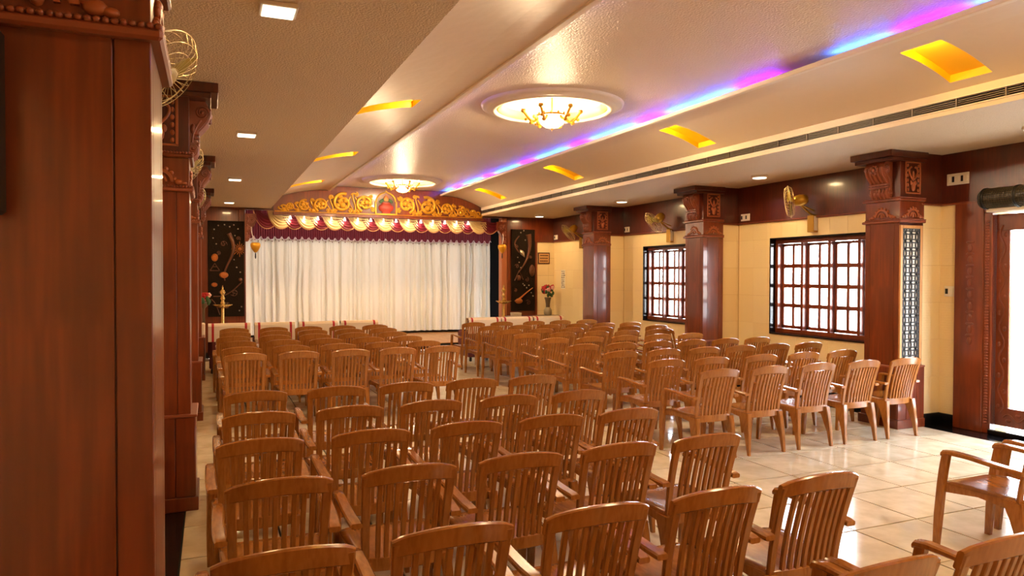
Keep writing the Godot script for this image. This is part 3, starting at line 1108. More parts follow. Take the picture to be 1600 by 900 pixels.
func build_lattice(c: Node3D, sg: int) -> void:
	var x0 := 0.008
	var x1 := 0.36
	var y0 := 0.72
	var y1 := 2.3
	var fr := G.new()
	var e := 0.035
	fr.box(Vector3(sg * (x0 + e / 2), (y0 + y1) / 2, -0.002), Vector3(e, y1 - y0, 0.024), 0.003)
	fr.box(Vector3(sg * (x1 - e / 2), (y0 + y1) / 2, -0.002), Vector3(e, y1 - y0, 0.024), 0.003)
	fr.box(Vector3(sg * (x0 + x1) / 2, y0 + e / 2, -0.002), Vector3(x1 - x0 - 2 * e, e, 0.024), 0.003)
	fr.box(Vector3(sg * (x0 + x1) / 2, y1 - e / 2, -0.002), Vector3(x1 - x0 - 2 * e, e, 0.024), 0.003)
	part("lattice_frame", fr, M.oak_strip, c)
	part("lattice_backing", bx(Vector3(sg * (x0 + x1) / 2, (y0 + y1) / 2, -0.01), Vector3(x1 - x0 - 2 * e, y1 - y0 - 2 * e, 0.006)), M.jali_white, c)
	# interlaced rings
	var a0 := x0 + e
	var a1 := x1 - e
	var b0 := y0 + e
	var b1 := y1 - e
	var cell := (a1 - a0) / 3.0
	var rows := int(round((b1 - b0) / cell))
	var ch := (b1 - b0) / rows
	var g := G.new()
	for i in 4:
		for j in rows + 1:
			var cx := a0 + cell * i
			var cy := b0 + ch * j
			_clipped_ring(g, sg, Vector2(cx, cy), cell * 0.5 * 1.42, Rect2(a0, b0, a1 - a0, b1 - b0))
	for y in [b0 + 0.006, b1 - 0.006]:
		g.box(Vector3(sg * (a0 + a1) / 2, y, -0.001), Vector3(a1 - a0, 0.012, 0.012))
	for x in [a0 + 0.006, a1 - 0.006]:
		g.box(Vector3(sg * x, (b0 + b1) / 2, -0.001), Vector3(0.012, b1 - b0, 0.012))
	part("lattice", g, M.slate, c)

func _clipped_ring(g: G, sg: int, c: Vector2, r: float, lim: Rect2) -> void:
	var n := 28
	var w := 0.0065
	for i in n:
		var a := TAU * i / n
		var b := TAU * (i + 1) / n
		var m := c + Vector2(cos((a + b) / 2), sin((a + b) / 2)) * r
		if not lim.has_point(m):
			continue
		var rings := []
		for q in [a, b]:
			var d := Vector2(cos(q), sin(q))
			var pi := c + d * (r - w)
			var po := c + d * (r + w)
			rings.append(PackedVector3Array([Vector3(sg * pi.x, pi.y, -0.007), Vector3(sg * po.x, po.y, -0.007), Vector3(sg * po.x, po.y, 0.004), Vector3(sg * pi.x, pi.y, 0.004)]))
		g.loft(rings, 0, false)

# ------------------------------------------------------------------ chairs
func back_z(x: float, y: float) -> float:
	var t := clampf((y - 0.36) / 0.48, 0.0, 1.1)
	return -0.075 + 0.115 * pow(t, 1.5) + 0.028 * (1.0 - pow(x / 0.22, 2.0))

func back_hw(y: float) -> float:
	return lerpf(0.205, 0.222, clampf((y - 0.4) / 0.44, 0.0, 1.0))

func make_chair() -> Node3D:
	var c := thing("slatted_armchair", "x", "chair", Vector3.ZERO, 0.0, "slatted plastic armchairs in rows")
	var th := Vector3(0, 0, 0.012)
	# back frame: arched top rail, two stiles, curved lower rail
	var f := G.new()
	var fr := []
	for i in 15:
		var x := -0.222 + 0.444 * i / 14.0
		var top := 0.868 - 0.034 * pow(abs(x) / 0.222, 2.2)
		var low := 0.786 - 0.024 * pow(abs(x) / 0.222, 2.0)
		if i == 0 or i == 14:
			top -= 0.006
		var ym := (top + low) / 2
		fr.append([Vector3(x, ym, back_z(x, ym)), Vector3(0, (top - low) / 2, 0.01), th])
	f.bar(fr, 0.5)
	for s in [-1.0, 1.0]:
		fr = []
		for i in 11:
			var y := 0.36 + 0.455 * i / 10.0
			var w := lerpf(0.018, 0.022, i / 10.0)
			var x: float = s * (back_hw(y) - w)
			fr.append([Vector3(x, y, back_z(x, y)), Vector3(w, 0, 0), th])
		f.bar(fr, 0.45)
	fr = []
	for i in 9:
		var x := -0.2 + 0.4 * i / 8.0
		fr.append([Vector3(x, 0.385, back_z(x, 0.385)), Vector3(0, 0.033, 0), Vector3(0, 0, 0.014)])
	f.bar(fr, 0.3)
	var back := part("backrest", f, M.chair, c)
	for k in 8:
		var s := G.new()
		fr = []
		for i in 9:
			var y := 0.405 + 0.378 * i / 8.0
			var inner := back_hw(y) - lerpf(0.036, 0.042, i / 8.0)
			var x := -inner + 2.0 * inner * (k + 1) / 9.0
			fr.append([Vector3(x, y, back_z(x, y)), Vector3(0.0115, 0, 0), Vector3(0, 0, 0.0095)])
		s.bar(fr, 0.35)
		part("slat", s, M.chair, back)
	# seat: dished panel with a rolled front edge, grooved lengthwise
	var st := G.new()
	var rings := []
	for i in 13:
		var t := i / 12.0
		var z := -0.055 - 0.465 * t
		var hw := lerpf(0.2, 0.243, sin(t * PI / 2))
		if t > 0.9:
			hw -= 0.02 * (t - 0.9) / 0.1
		var drop := 0.02 * pow(max(0.0, (t - 0.72) / 0.28), 2.0)
		var lift := 0.012 * t
		var top := PackedVector3Array()
		for k in 15:
			var x := -hw + 2.0 * hw * k / 14.0
			var dish := -0.012 * (1.0 - pow(x / hw, 2.0)) * sin(PI * clampf(t, 0.05, 0.95))
			var edge := -0.006 if (k == 0 or k == 14) else 0.0
			top.append(Vector3(x, 0.418 + lift + dish + edge - drop, z))
		for k in 15:
			var x := hw - 2.0 * hw * k / 14.0
			top.append(Vector3(x * 0.98, 0.392 + lift - drop, z))
		rings.append(top)
	st.loft(rings, 2)
	part("seat", st, M.chair, c)
	var ap := G.new()
	ap.bar([[Vector3(-0.21, 0.385, -0.5), Vector3(0, 0.024, 0), Vector3(0, 0, 0.01)], [Vector3(0, 0.378, -0.512), Vector3(0, 0.02, 0), Vector3(0, 0, 0.01)], [Vector3(0.21, 0.385, -0.5), Vector3(0, 0.024, 0), Vector3(0, 0, 0.01)]])
	for s in [-1.0, 1.0]:
		ap.bar([[Vector3(s * 0.198, 0.375, -0.07), Vector3(0.01, 0, 0), Vector3(0, 0.032, 0)], [Vector3(s * 0.225, 0.392, -0.28), Vector3(0.01, 0, 0), Vector3(0, 0.016, 0)], [Vector3(s * 0.235, 0.38, -0.5), Vector3(0.01, 0, 0), Vector3(0, 0.028, 0)]])
	part("apron", ap, M.chair, c)
	for s in [-1.0, 1.0]:
		# rear leg, broad under the seat and tapering to a small foot
		var l := G.new()
		l.bar([[Vector3(s * 0.213, 0.008, -0.005), Vector3(0.014, 0, 0), Vector3(0, 0, 0.016)], [Vector3(s * 0.211, 0.14, -0.022), Vector3(0.02, 0, 0), Vector3(0, 0, 0.024)],
			[Vector3(s * 0.2, 0.3, -0.058), Vector3(0.026, 0, 0), Vector3(0, 0, 0.046)], [Vector3(s * 0.19, 0.4, -0.09), Vector3(0.03, 0, 0), Vector3(0, 0, 0.066)]], 0.3)
		l.box(Vector3(s * 0.213, 0.004, -0.005), Vector3(0.024, 0.008, 0.028))
		part("leg", l, M.chair, c)
		# front leg runs on above the seat to carry the arm
		var p := G.new()
		p.bar([[Vector3(s * 0.25, 0.0, -0.535), Vector3(0.017, 0, 0), Vector3(0, 0, 0.019)], [Vector3(s * 0.249, 0.2, -0.522), Vector3(0.021, 0, 0), Vector3(0, 0, 0.024)],
			[Vector3(s * 0.247, 0.4, -0.505), Vector3(0.021, 0, 0), Vector3(0, 0, 0.024)], [Vector3(s * 0.249, 0.5, -0.49), Vector3(0.02, 0, 0), Vector3(0, 0, 0.025)], [Vector3(s * 0.25, 0.6, -0.472), Vector3(0.02, 0, 0), Vector3(0, 0, 0.024)]], 0.3)
		part("leg", p, M.chair, c)
		var a := G.new()
		a.bar([[Vector3(s * 0.248, 0.594, -0.505), Vector3(0.018, 0, 0), Vector3(0, 0.012, 0)], [Vector3(s * 0.248, 0.606, -0.49), Vector3(0.023, 0, 0), Vector3(0, 0.016, 0)], [Vector3(s * 0.248, 0.614, -0.44), Vector3(0.025, 0, 0), Vector3(0, 0.015, 0)],
			[Vector3(s * 0.248, 0.612, -0.32), Vector3(0.026, 0, 0), Vector3(0, 0.013, 0)], [Vector3(s * 0.247, 0.602, -0.2), Vector3(0.027, 0, 0), Vector3(0, 0.013, 0)], [Vector3(s * 0.243, 0.594, -0.1), Vector3(0.028, 0, 0), Vector3(0, 0.014, 0)],
			[Vector3(s * 0.238, 0.59, -0.03), Vector3(0.028, 0, 0), Vector3(0, 0.015, 0)], [Vector3(s * 0.236, 0.588, -0.008), Vector3(0.026, 0, 0), Vector3(0, 0.012, 0)]], 0.5)
		part("armrest", a, M.chair, c)
	return c

const ORD := ["first", "second", "third", "fourth", "fifth", "sixth", "seventh", "eighth", "ninth"]

func build_chairs() -> void:
	var proto := make_chair()
	var first := true
	var spots := []
	# rear left block, row by row from the cross aisle backwards: [z of the back's top, five x]
	var a := [[-5.65, [0.31, 0.9, 1.46, 2.01, 2.58]], [-4.78, [0.28, 0.85, 1.41, 1.99, 2.57]], [-4.0, [0.24, 0.83, 1.4, 1.95, 2.52]], [-3.19, [0.27, 0.84, 1.39, 1.955, 2.5]],
		[-2.36, [0.215, 0.78, 1.355, 1.915, 2.47]], [-1.56, [0.2, 0.77, 1.34, 1.92, 2.45]]]
	for r in a.size():
		for i in 5:
			spots.append([a[r][1][i], a[r][0], 0.0, "brown slatted armchair, %s from the pillars, %s row behind the cross aisle" % [ORD[i], ORD[r]], "chairs behind the cross aisle"])
	var b := [[-12.42, [0.35, 0.96, 1.5, 2.08, 2.63]], [-11.63, [0.34, 0.93, 1.48, 2.05, 2.61]], [-10.79, [0.29, 0.85, 1.41, 1.98, 2.56]], [-9.98, [0.33, 0.89, 1.44, 2.02, 2.57]],
		[-9.16, [0.34, 0.91, 1.48, 2.04, 2.57]], [-8.4, [0.35, 0.92, 1.5, 2.06, 2.6]]]
	for r in b.size():
		for i in 5:
			spots.append([b[r][1][i], b[r][0], 0.0, "brown slatted armchair, %s from the left pillars, %s row behind the left sofas" % [ORD[i], ORD[r]], "chairs ahead of the cross aisle"])
	var c := [[-12.36, [4.44, 5.0, 5.66, 6.22, 6.8]], [-11.4, [4.4, 4.95, 5.51, 6.07, 6.63, 7.19]], [-10.55, [4.4, 4.95, 5.51, 6.07, 6.62, 7.17]], [-9.77, [4.36, 4.96, 5.54, 6.1, 6.68]],
		[-8.9, [4.39, 4.95, 5.52, 6.1, 6.68]], [-7.97, [4.34, 4.89, 5.44, 5.99, 6.54, 7.1]], [-7.1, [4.36, 4.95, 5.53, 6.08, 6.63, 7.2]], [-6.2, [4.35, 4.93, 5.6, 6.22, 6.81]], [-5.37, [4.36, 4.96, 5.58, 6.2, 6.81]]]
	for r in c.size():
		for i in c[r][1].size():
			spots.append([c[r][1][i], c[r][0], 0.0, "brown slatted armchair, %s from the centre aisle, %s row behind the right sofas" % [ORD[i], ORD[r]], "chairs on the window side"])
	spots.append([7.03, -9.98, -PI / 2, "brown slatted armchair turned to face the second window, beside the middle pillar", "chairs on the window side"])
	spots.append([4.54, -2.58, 0.0, "brown slatted armchair standing behind the open floor by the door", "chairs by the door"])
	spots.append([5.2, -2.62, 0.0, "brown slatted armchair, next one along by the door's open floor", "chairs by the door"])
	for i in range(1, spots.size()):
		if spots[i][1] == spots[i - 1][1]:
			spots[i][0] = max(spots[i][0], spots[i - 1][0] + 0.558)
	for s in spots:
		var o: Node3D = proto
		if not first:
			o = proto.duplicate()
			o.name = numbered("slatted_armchair")
			add_child(o)
		first = false
		o.position = Vector3(s[0], 0, s[1] - 0.045)
		o.rotation.y = s[2] + rng.randf_range(-0.006, 0.006)
		o.set_meta("label", s[3])
		o.set_meta("group", s[4])

# ------------------------------------------------------------------ sofas
func build_sofas() -> void:
	var lab := ["%s maroon sofa seat from the left pillars under a striped cream cloth", "%s maroon sofa seat from the centre aisle under a striped cream cloth"]
	var xs := [[0.3, 1.06, 1.82, 2.57], [5.07, 5.78, 6.5]]
	for k in 2:
		for i in xs[k].size():
			build_sofa(Vector3(xs[k][i], 0, -13.46), lab[k] % ORD[i], "striped sofas before the stage" )

func build_sofa(at: Vector3, label: String, group: String) -> void:
	var s := thing("sofa_seat", label, "sofa", at, 0.0, group)
	part("base", bx(Vector3(0, 0.2, -0.36), Vector3(0.66, 0.24, 0.66), 0.02), M.sofa_maroon, s)
	part("seat_cushion", bx(Vector3(0, 0.39, -0.4), Vector3(0.5, 0.14, 0.56), 0.04), M.sofa_maroon, s)
	part("backrest", bx(Vector3(0, 0.55, -0.08), Vector3(0.64, 0.6, 0.15), 0.04), M.sofa_maroon, s)
	for q in [-1.0, 1.0]:
		part("armrest", bx(Vector3(q * 0.3, 0.44, -0.38), Vector3(0.1, 0.3, 0.6), 0.03), M.sofa_maroon, s)
		for z in [-0.07, -0.65]:
			part("leg", bx(Vector3(q * 0.28, 0.04, z), Vector3(0.05, 0.08, 0.05), 0.008), M.plastic_black, s)
	# cloth hung over the backrest, red bands near both ends
	for e in [[-0.345, -0.29, "c"], [-0.29, -0.25, "r"], [-0.25, 0.25, "c"], [0.25, 0.29, "r"], [0.29, 0.345, "c"]]:
		var g := G.new()
		var rings := []
		var sec := [Vector2(0.012, 0.56), Vector2(0.02, 0.7), Vector2(0.018, 0.83), Vector2(-0.01, 0.866), Vector2(-0.08, 0.876), Vector2(-0.15, 0.866), Vector2(-0.176, 0.83), Vector2(-0.17, 0.62)]
		var ring_a := PackedVector3Array()
		for xx in [e[0], e[1]]:
			var ring := PackedVector3Array()
			for p in sec:
				ring.append(Vector3(xx, p.y, p.x))
			for j in range(sec.size() - 1, -1, -1):
				var p: Vector2 = sec[j]
				var d := (p - Vector2(-0.08, 0.68)).normalized()
				ring.append(Vector3(xx, p.y - d.y * 0.007, p.x - d.x * 0.007))
			rings.append(ring)
		g.loft(rings, 1, false)
		part("cloth" if e[2] == "c" else "cloth_band", g, M.cloth_cream if e[2] == "c" else M.cloth_red, s)

# ------------------------------------------------------------------ stage dressing
func spiral(c: Vector3, r: float, turns: float, a0: float, dir: float, w: float) -> G:
	var g := G.new()
	var pts := []
	var rad := []
	var n := 36
	for i in n + 1:
		var t := i / float(n)
		var a := a0 + dir * TAU * turns * t
		var rr := r * (1.0 - 0.78 * t)
		pts.append(c + Vector3(cos(a) * rr, sin(a) * rr, 0.012 * t))
		rad.append(w * (1.0 - 0.35 * t))
	g.tube(pts, rad, 6)
	g.ellipsoid(pts[n], Vector3(w * 1.7, w * 1.7, w * 1.2), 8, 6)
	for k in 5:
		var t := 0.08 + 0.17 * k
		var a := a0 + dir * TAU * turns * t
		var rr := r * (1.0 - 0.78 * t)
		var inward := 0.72
		var q := c + Vector3(cos(a) * rr * inward, sin(a) * rr * inward, 0.008)
		g.ellipsoid(q, Vector3(w * 1.5, w * 1.2, w * 0.8), 8, 5)
		g.ellipsoid(q + Vector3(cos(a + dir), sin(a + dir), 0) * w * 1.2, Vector3(w, w * 0.8, w * 0.7), 7, 4)
	return g

func build_stage_dressing() -> void:
	# pediment: board, gilded scrolls, emblem
	var p := thing("stage_pediment", "carved pediment with gilded scrolls and a red pot emblem above the curtain", "pediment", Vector3(0, 0, FZ))
	var o := PackedVector2Array([Vector2(1.24, 3.04), Vector2(1.24, 3.31)])
	for i in 9:
		var t := 1.0 - i / 8.0
		o.append(Vector2(arc_x(-1, t) + (0.04 if i == 0 else 0.0), arc_y(t) - 0.012))
	o.append_array([Vector2(LIP_L + 0.05, 3.565), Vector2(LIP_L + 0.05, 3.655), Vector2(LIP_R - 0.05, 3.655), Vector2(LIP_R - 0.05, 3.565)])
	for i in 9:
		var t := i / 8.0
		o.append(Vector2(arc_x(1, t) - (0.04 if i == 8 else 0.0), arc_y(t) - 0.012))
	o.append_array([Vector2(5.87, 3.31), Vector2(5.87, 3.04)])
	var bd := G.new()
	bd.extrude(o, 0.0, 0.04)
	part("board", bd, M.mahogany, p)
	part("cornice", bx(Vector3(3.58, 3.03, 0.06), Vector3(4.72, 0.07, 0.14), 0.01), M.mahogany, p)
	part("gilt_fillet", bx(Vector3(3.58, 3.073, 0.075), Vector3(4.66, 0.016, 0.11), 0.004), M.gold, p)
	var ec := 3.635
	for s in [-1.0, 1.0]:
		var rows := [[0.47, 3.31, 0.19, 0.036], [0.96, 3.305, 0.21, 0.04], [1.42, 3.245, 0.155, 0.031], [1.77, 3.215, 0.125, 0.026], [2.06, 3.18, 0.092, 0.02]]
		for i in rows.size():
			var q: Array = rows[i]
			var d: float = s * (1.0 if i % 2 == 0 else -1.0)
			part("gilt_scroll", spiral(Vector3(ec + s * q[0], q[1], 0.055), q[2], 1.55, (-PI / 2 if i % 2 == 0 else PI / 2) + 0.4 * s, d, q[3]), M.gold, p)
		for q in [[0.3, 3.18, 0.06], [0.33, 3.46, 0.06], [0.62, 3.15, 0.055], [0.66, 3.5, 0.05], [0.8, 3.14, 0.05], [1.13, 3.14, 0.05], [1.2, 3.42, 0.055], [1.27, 3.14, 0.045], [1.56, 3.13, 0.04], [1.6, 3.34, 0.045], [1.66, 3.13, 0.035], [1.9, 3.12, 0.032], [1.93, 3.27, 0.034], [2.17, 3.13, 0.036]]:
			part("gilt_scroll", spiral(Vector3(ec + s * q[0], q[1], 0.05), q[2], 1.3, rng.randf() * TAU, s, q[2] * 0.26), M.gold, p)
		# upright stems between the scrolls, each with a tuft on top
		for q in [[0.715, 3.09, 0.4], [1.2, 3.09, 0.3], [1.6, 3.09, 0.22], [1.92, 3.09, 0.15], [2.2, 3.09, 0.09]]:
			var g := G.new()
			var h: float = q[2]
			for e in [-1.0, 0.0, 1.0]:
				var pts := []
				for k in 8:
					var t := k / 7.0
					pts.append(Vector3(ec + s * q[0] + (e * 0.1 * sin(t * 2.6) + 0.03 * sin(t * 5.0)), q[1] + h * t * (1.0 - 0.12 * abs(e)), 0.05))
				g.tube(pts, 0.017, 5)
			for e in 5:
				var a := PI * (e + 0.5) / 5.0
				g.ellipsoid(Vector3(ec + s * q[0] + cos(a) * 0.045, q[1] + h + sin(a) * 0.03, 0.055), Vector3(0.022, 0.022, 0.016), 8, 5)
			g.ellipsoid(Vector3(ec + s * q[0], q[1] + 0.03, 0.055), Vector3(0.045, 0.035, 0.024), 8, 5)
			part("gilt_stem", g, M.gold, p)
	var em := part("emblem_frame", bx(Vector3(ec, 3.09, 0.07), Vector3(0.5, 0.025, 0.06), 0.006), M.gold, p)
	var ar := G.new()
	for s in [-1.0, 1.0]:
		ar.box(Vector3(ec + s * 0.235, 3.23, 0.06), Vector3(0.03, 0.28, 0.05), 0.006)
	var arch := []
	for i in 21:
		var a := PI * i / 20.0
		arch.append(Vector3(ec + cos(a) * 0.215, 3.37 + sin(a) * 0.2 + (0.035 if i == 10 else 0.0), 0.065))
	ar.tube(arch, 0.018, 6)
	part("arch", ar, M.gold, em)
	part("niche_board", bx(Vector3(ec, 3.27, 0.045), Vector3(0.4, 0.36, 0.02)), M.mahogany_dark, em)
	var pot := G.new()
	pot.lathe([Vector2(0.09, 3.1), Vector2(0.1, 3.12), Vector2(0.09, 3.135), Vector2(0.15, 3.17), Vector2(0.175, 3.22), Vector2(0.165, 3.27), Vector2(0.11, 3.31), Vector2(0.085, 3.33), Vector2(0.1, 3.35)], Vector3.ZERO, 20)
	part("pot", pot, M.terracotta, em, Vector3(ec, 0, 0.06)).scale = Vector3(1, 1, 0.35)
	var lv := G.new()
	for i in 9:
		var a := PI * (i + 0.5) / 9.0
		lv.ellipsoid(Vector3(ec + cos(a) * 0.12, 3.36 + sin(a) * 0.05, 0.075), Vector3(0.04, 0.03, 0.012), 8, 5)
	part("leaves", lv, M.leaf_green, em)
	var cn := G.new()
	cn.lathe([Vector2(0.055, 3.38), Vector2(0.07, 3.41), Vector2(0.06, 3.45), Vector2(0.03, 3.49), Vector2(0.0, 3.52)], Vector3.ZERO, 14)
	part("coconut", cn, M.copper_relief, em, Vector3(ec, 0, 0.07)).scale = Vector3(1, 1, 0.35)

	build_curtain()
	# swags, maroon and cream in turn
	var sw := thing("swag_valance", "row of maroon and cream satin swags under the pediment", "valance", Vector3(0, 0, FZ - 0.16))
	var n := 19
	var pitch := 0.283
	for i in n:
		var x0 := 0.98 + pitch * i
		var rows := []
		for r in 19:
			var t := r / 18.0
			var row := PackedVector3Array()
			for k in 15:
				var u := k / 14.0
				var ax := x0 - 0.14 + 0.12 * (1.0 - t)
				var ay := 3.1
				var bxx := x0 + 0.32 + 0.02 * t
				var by := 3.0 - 0.16 * t
				var sag := (0.04 + 0.2 * t) * 4.0 * u * (1.0 - u)
				var zz := 0.02 * sin(t * 30.0) * sin(u * PI) + 0.045 * sin(u * PI) * t + (0.0 if i % 2 == 0 else 0.02)
				row.append(Vector3(lerpf(ax, bxx, pow(u, 1.25)), lerpf(ay, by, u) - sag, zz))
			rows.append(row)
		var g := G.new()
		g.sheet(rows, true)
		var sp := part("swag", g, M.maroon if i % 2 == 0 else M.cream_satin, sw)
		var e := G.new()
		var pts := []
		for q in rows[18]:
			pts.append(q)
		e.tube(pts, 0.013, 5)
		part("fringe", e, M.trim_tan, sp)
	# hanging bulbs in front of the swags
	for i in 15:
		var b := thing("stage_bulb", ("%s lit lamp hanging under the pediment, counted from the sunburst panel" % ["first", "second", "third", "fourth", "fifth", "sixth", "seventh", "eighth", "ninth", "tenth", "eleventh", "twelfth", "thirteenth", "fourteenth", "fifteenth"][i]), "lamp", Vector3(1.58 + 0.288 * i, 2.92, FZ - 0.02), 0.0, "lamps hanging under the pediment")
		part("stem", bx(Vector3(0, 0.12, 0), Vector3(0.012, 0.12, 0.012)), M.plastic_black, b)
		var g := G.new()
		var k := 1.0 if i % 2 == 0 else 0.65
		g.lathe([Vector2(0.03 * k, 0.0), Vector2(0.032 * k, 0.01), Vector2(0.02 * k, 0.045), Vector2(0.014, 0.07)], Vector3.ZERO, 12)
		part("bulb", g, M.bulb_glow, b)
		omni(b, Vector3(0, -0.03, -0.06), Color(1.0, 0.93, 0.84), E_BULB * k, 0.03)
	# fluorescent battens behind the pediment cornice
	for i in 4:
		var t := thing("tube_light", ("%s white tube light behind the pediment, counted from the sunburst panel" % ORD[i]), "lamp", Vector3(1.75 + 1.25 * i, 3.0, FZ - 0.25), 0.0, "tube lights behind the pediment")
		part("batten", bx(Vector3(0, 0.03, 0), Vector3(1.1, 0.03, 0.05), 0.004), M.plastic_white, t)
		var g := G.new()
		g.tube([Vector3(-0.53, 0, 0), Vector3(0.53, 0, 0)], 0.014, 8)
		part("tube", g, M.tube_glow, t)
		area(t, Vector3(0, -0.02, -0.02), Vector3(-0.5, 0, 0), Vector2(1.0, 0.03), Color(1.0, 0.97, 0.93), E_TUBE)
	# carved brackets in the upper corners of the arch, a gilt bud hanging from each
	for s in [-1, 1]:
		var jx: float = OP_L - 0.02 if s < 0 else OP_R + 0.08
		var top := 3.0
		var br := thing("arch_bracket", "carved wooden bracket in the stage arch corner by the %s relief panel" % ("sunburst" if s < 0 else "long horn"), "bracket", Vector3(jx, 0, FZ), 0.0, "stage arch brackets")
		var g := G.new()
		var prof := PackedVector2Array()
		for q in [[0.0, 2.42], [0.06, 2.42], [0.09, 2.47], [0.085, 2.55], [0.1, 2.62], [0.15, 2.7], [0.21, 2.8], [0.235, 2.88], [0.22, 2.95], [0.23, top], [0.0, top]]:
			prof.append(Vector2(-s * q[0], q[1]))
		g.extrude(prof, 0.0, 0.12)
		part("body", g, M.mahogany, br)
		var cv := G.new()
		for q in [[0.13, 2.86, 0.075], [0.06, 2.52, 0.035], [0.07, 2.7, 0.04]]:
			var pts := []
			for i in 27:
				var a := i * 0.5
				var r: float = q[2] * (1.0 - i / 34.0)
				pts.append(Vector3(-s * (q[0] + cos(a) * r), q[1] + sin(a) * r, 0.122))
			cv.tube(pts, 0.011, 5)
		for i in 6:
			cv.ellipsoid(Vector3(-s * (0.03 + 0.006 * i), 2.5 + 0.085 * i, 0.122), Vector3(0.018, 0.03, 0.012), 7, 4)
		part("scroll_carving", cv, M.carving, br)
		var bud := thing("gilt_bud", "gilded bud with a dark tassel hanging in the arch by the %s panel" % ("sunburst" if s < 0 else "long horn"), "ornament", Vector3(0.86 if s < 0 else 6.37, 2.28 if s < 0 else 2.34, FZ + 0.25), 0.0, "gilt buds in the stage arch")
		var gb := G.new()
		gb.lathe([Vector2(0.0, -0.1), Vector2(0.03, -0.085), Vector2(0.07, -0.03), Vector2(0.1, 0.04), Vector2(0.1, 0.09), Vector2(0.07, 0.115), Vector2(0.02, 0.12)], Vector3.ZERO, 16)
		part("bud", gb, M.gold, bud)
		var tg := G.new()
		tg.lathe([Vector2(0.008, -0.22), Vector2(0.016, -0.18), Vector2(0.01, -0.1)], Vector3.ZERO, 8)
		part("tassel", tg, M.plastic_black, bud)
		var cd := G.new()
		var cp := []
		for i in 9:
			var t := i / 8.0
			cp.append(Vector3((-0.07 if s < 0 else 0.06) * t + s * 0.03 * sin(t * PI), 0.12 + (0.36 if s < 0 else 0.3) * t, -0.15 * t))
		cd.tube(cp, 0.007, 6)
		part("bead_cord", cd, M.beads, bud)
	build_reliefs()
	build_oil_lamp(Vector3(0.22, 0, -15.4), "tall brass oil lamp on a turned stem beside the sunburst panel")
	build_oil_lamp(Vector3(6.27, 0, -15.4), "tall brass oil lamp on a turned stem beside the long horn panel")

func build_curtain() -> void:
	var x0 := -0.35
	var x1 := 7.3
	var cu := thing("stage_curtain", "long cream stage curtain hanging in deep folds", "curtain", Vector3(0, 0, CUR_Z))
	var nz := FastNoiseLite.new()
	nz.seed = 5
	nz.frequency = 1.3
	var cols := 560
	var rows := []
	for r in 15:
		var t := r / 14.0
		var y := lerpf(3.4, 0.215, t)
		var row := PackedVector3Array()
		for k in cols + 1:
			var x := lerpf(x0, x1, k / float(cols))
			var ph := x * TAU / 0.22 + nz.get_noise_1d(x * 1.2) * 7.0 + nz.get_noise_2d(x * 0.8, y * 0.25) * 2.2
			var amp := (0.07 + 0.04 * t) * (0.7 + 0.6 * nz.get_noise_1d(x * 2.1 + 50.0))
			row.append(Vector3(x + 0.012 * t * cos(ph), y, amp * 2.0 * (pow(abs(sin(ph * 0.5)), 0.7) - 0.5) + 0.05 * nz.get_noise_2d(x * 0.6 + 9.0, y * 0.3) * t))
		rows.append(row)
	var g := G.new()
	g.sheet(rows, true)
	part("drape", g, M.curtain, cu)
	# pleated maroon pelmet with a beaded zigzag hem
	var pe := thing("beaded_pelmet", "pleated maroon pelmet with white beaded points above the cream curtain", "pelmet", Vector3(0, 0, CUR_Z + 0.13))
	rows = []
	var per := 0.165
	var hem := []
	for r in 4:
		var row := PackedVector3Array()
		for k in 1201:
			var x := lerpf(x0 + 0.05, x1 - 0.02, k / 1200.0)
			var q: float = abs(fposmod(x / per, 1.0) - 0.5) * 2.0
			var bottom := 2.61 + 0.085 * pow(q, 3.0) + 0.02 * nz.get_noise_1d(x * 3.0)
			var y := lerpf(3.4, bottom, r / 3.0)
			var p := Vector3(x, y, 0.018 * sin(x * TAU / 0.055))
			row.append(p)
			if r == 3:
				hem.append(p)
		rows.append(row)
	g = G.new()
	g.sheet(rows, true)
	var cl := part("pleated_cloth", g, M.maroon, pe)
	g = G.new()
	var pts := []
	for i in range(0, hem.size(), 3):
		pts.append(hem[i] + Vector3(0, 0, 0.012))
	g.tube(pts, 0.011, 5)
	part("bead_trim", g, M.beads, pe)
	g = G.new()
	for i in range(0, hem.size(), 13):
		g.ellipsoid(hem[i] + Vector3(0, -0.04, 0.012), Vector3(0.011, 0.018, 0.011), 6, 4)
	var st := part("bead_drops", g, M.maroon, pe)
	st.set_meta("kind", "stuff")

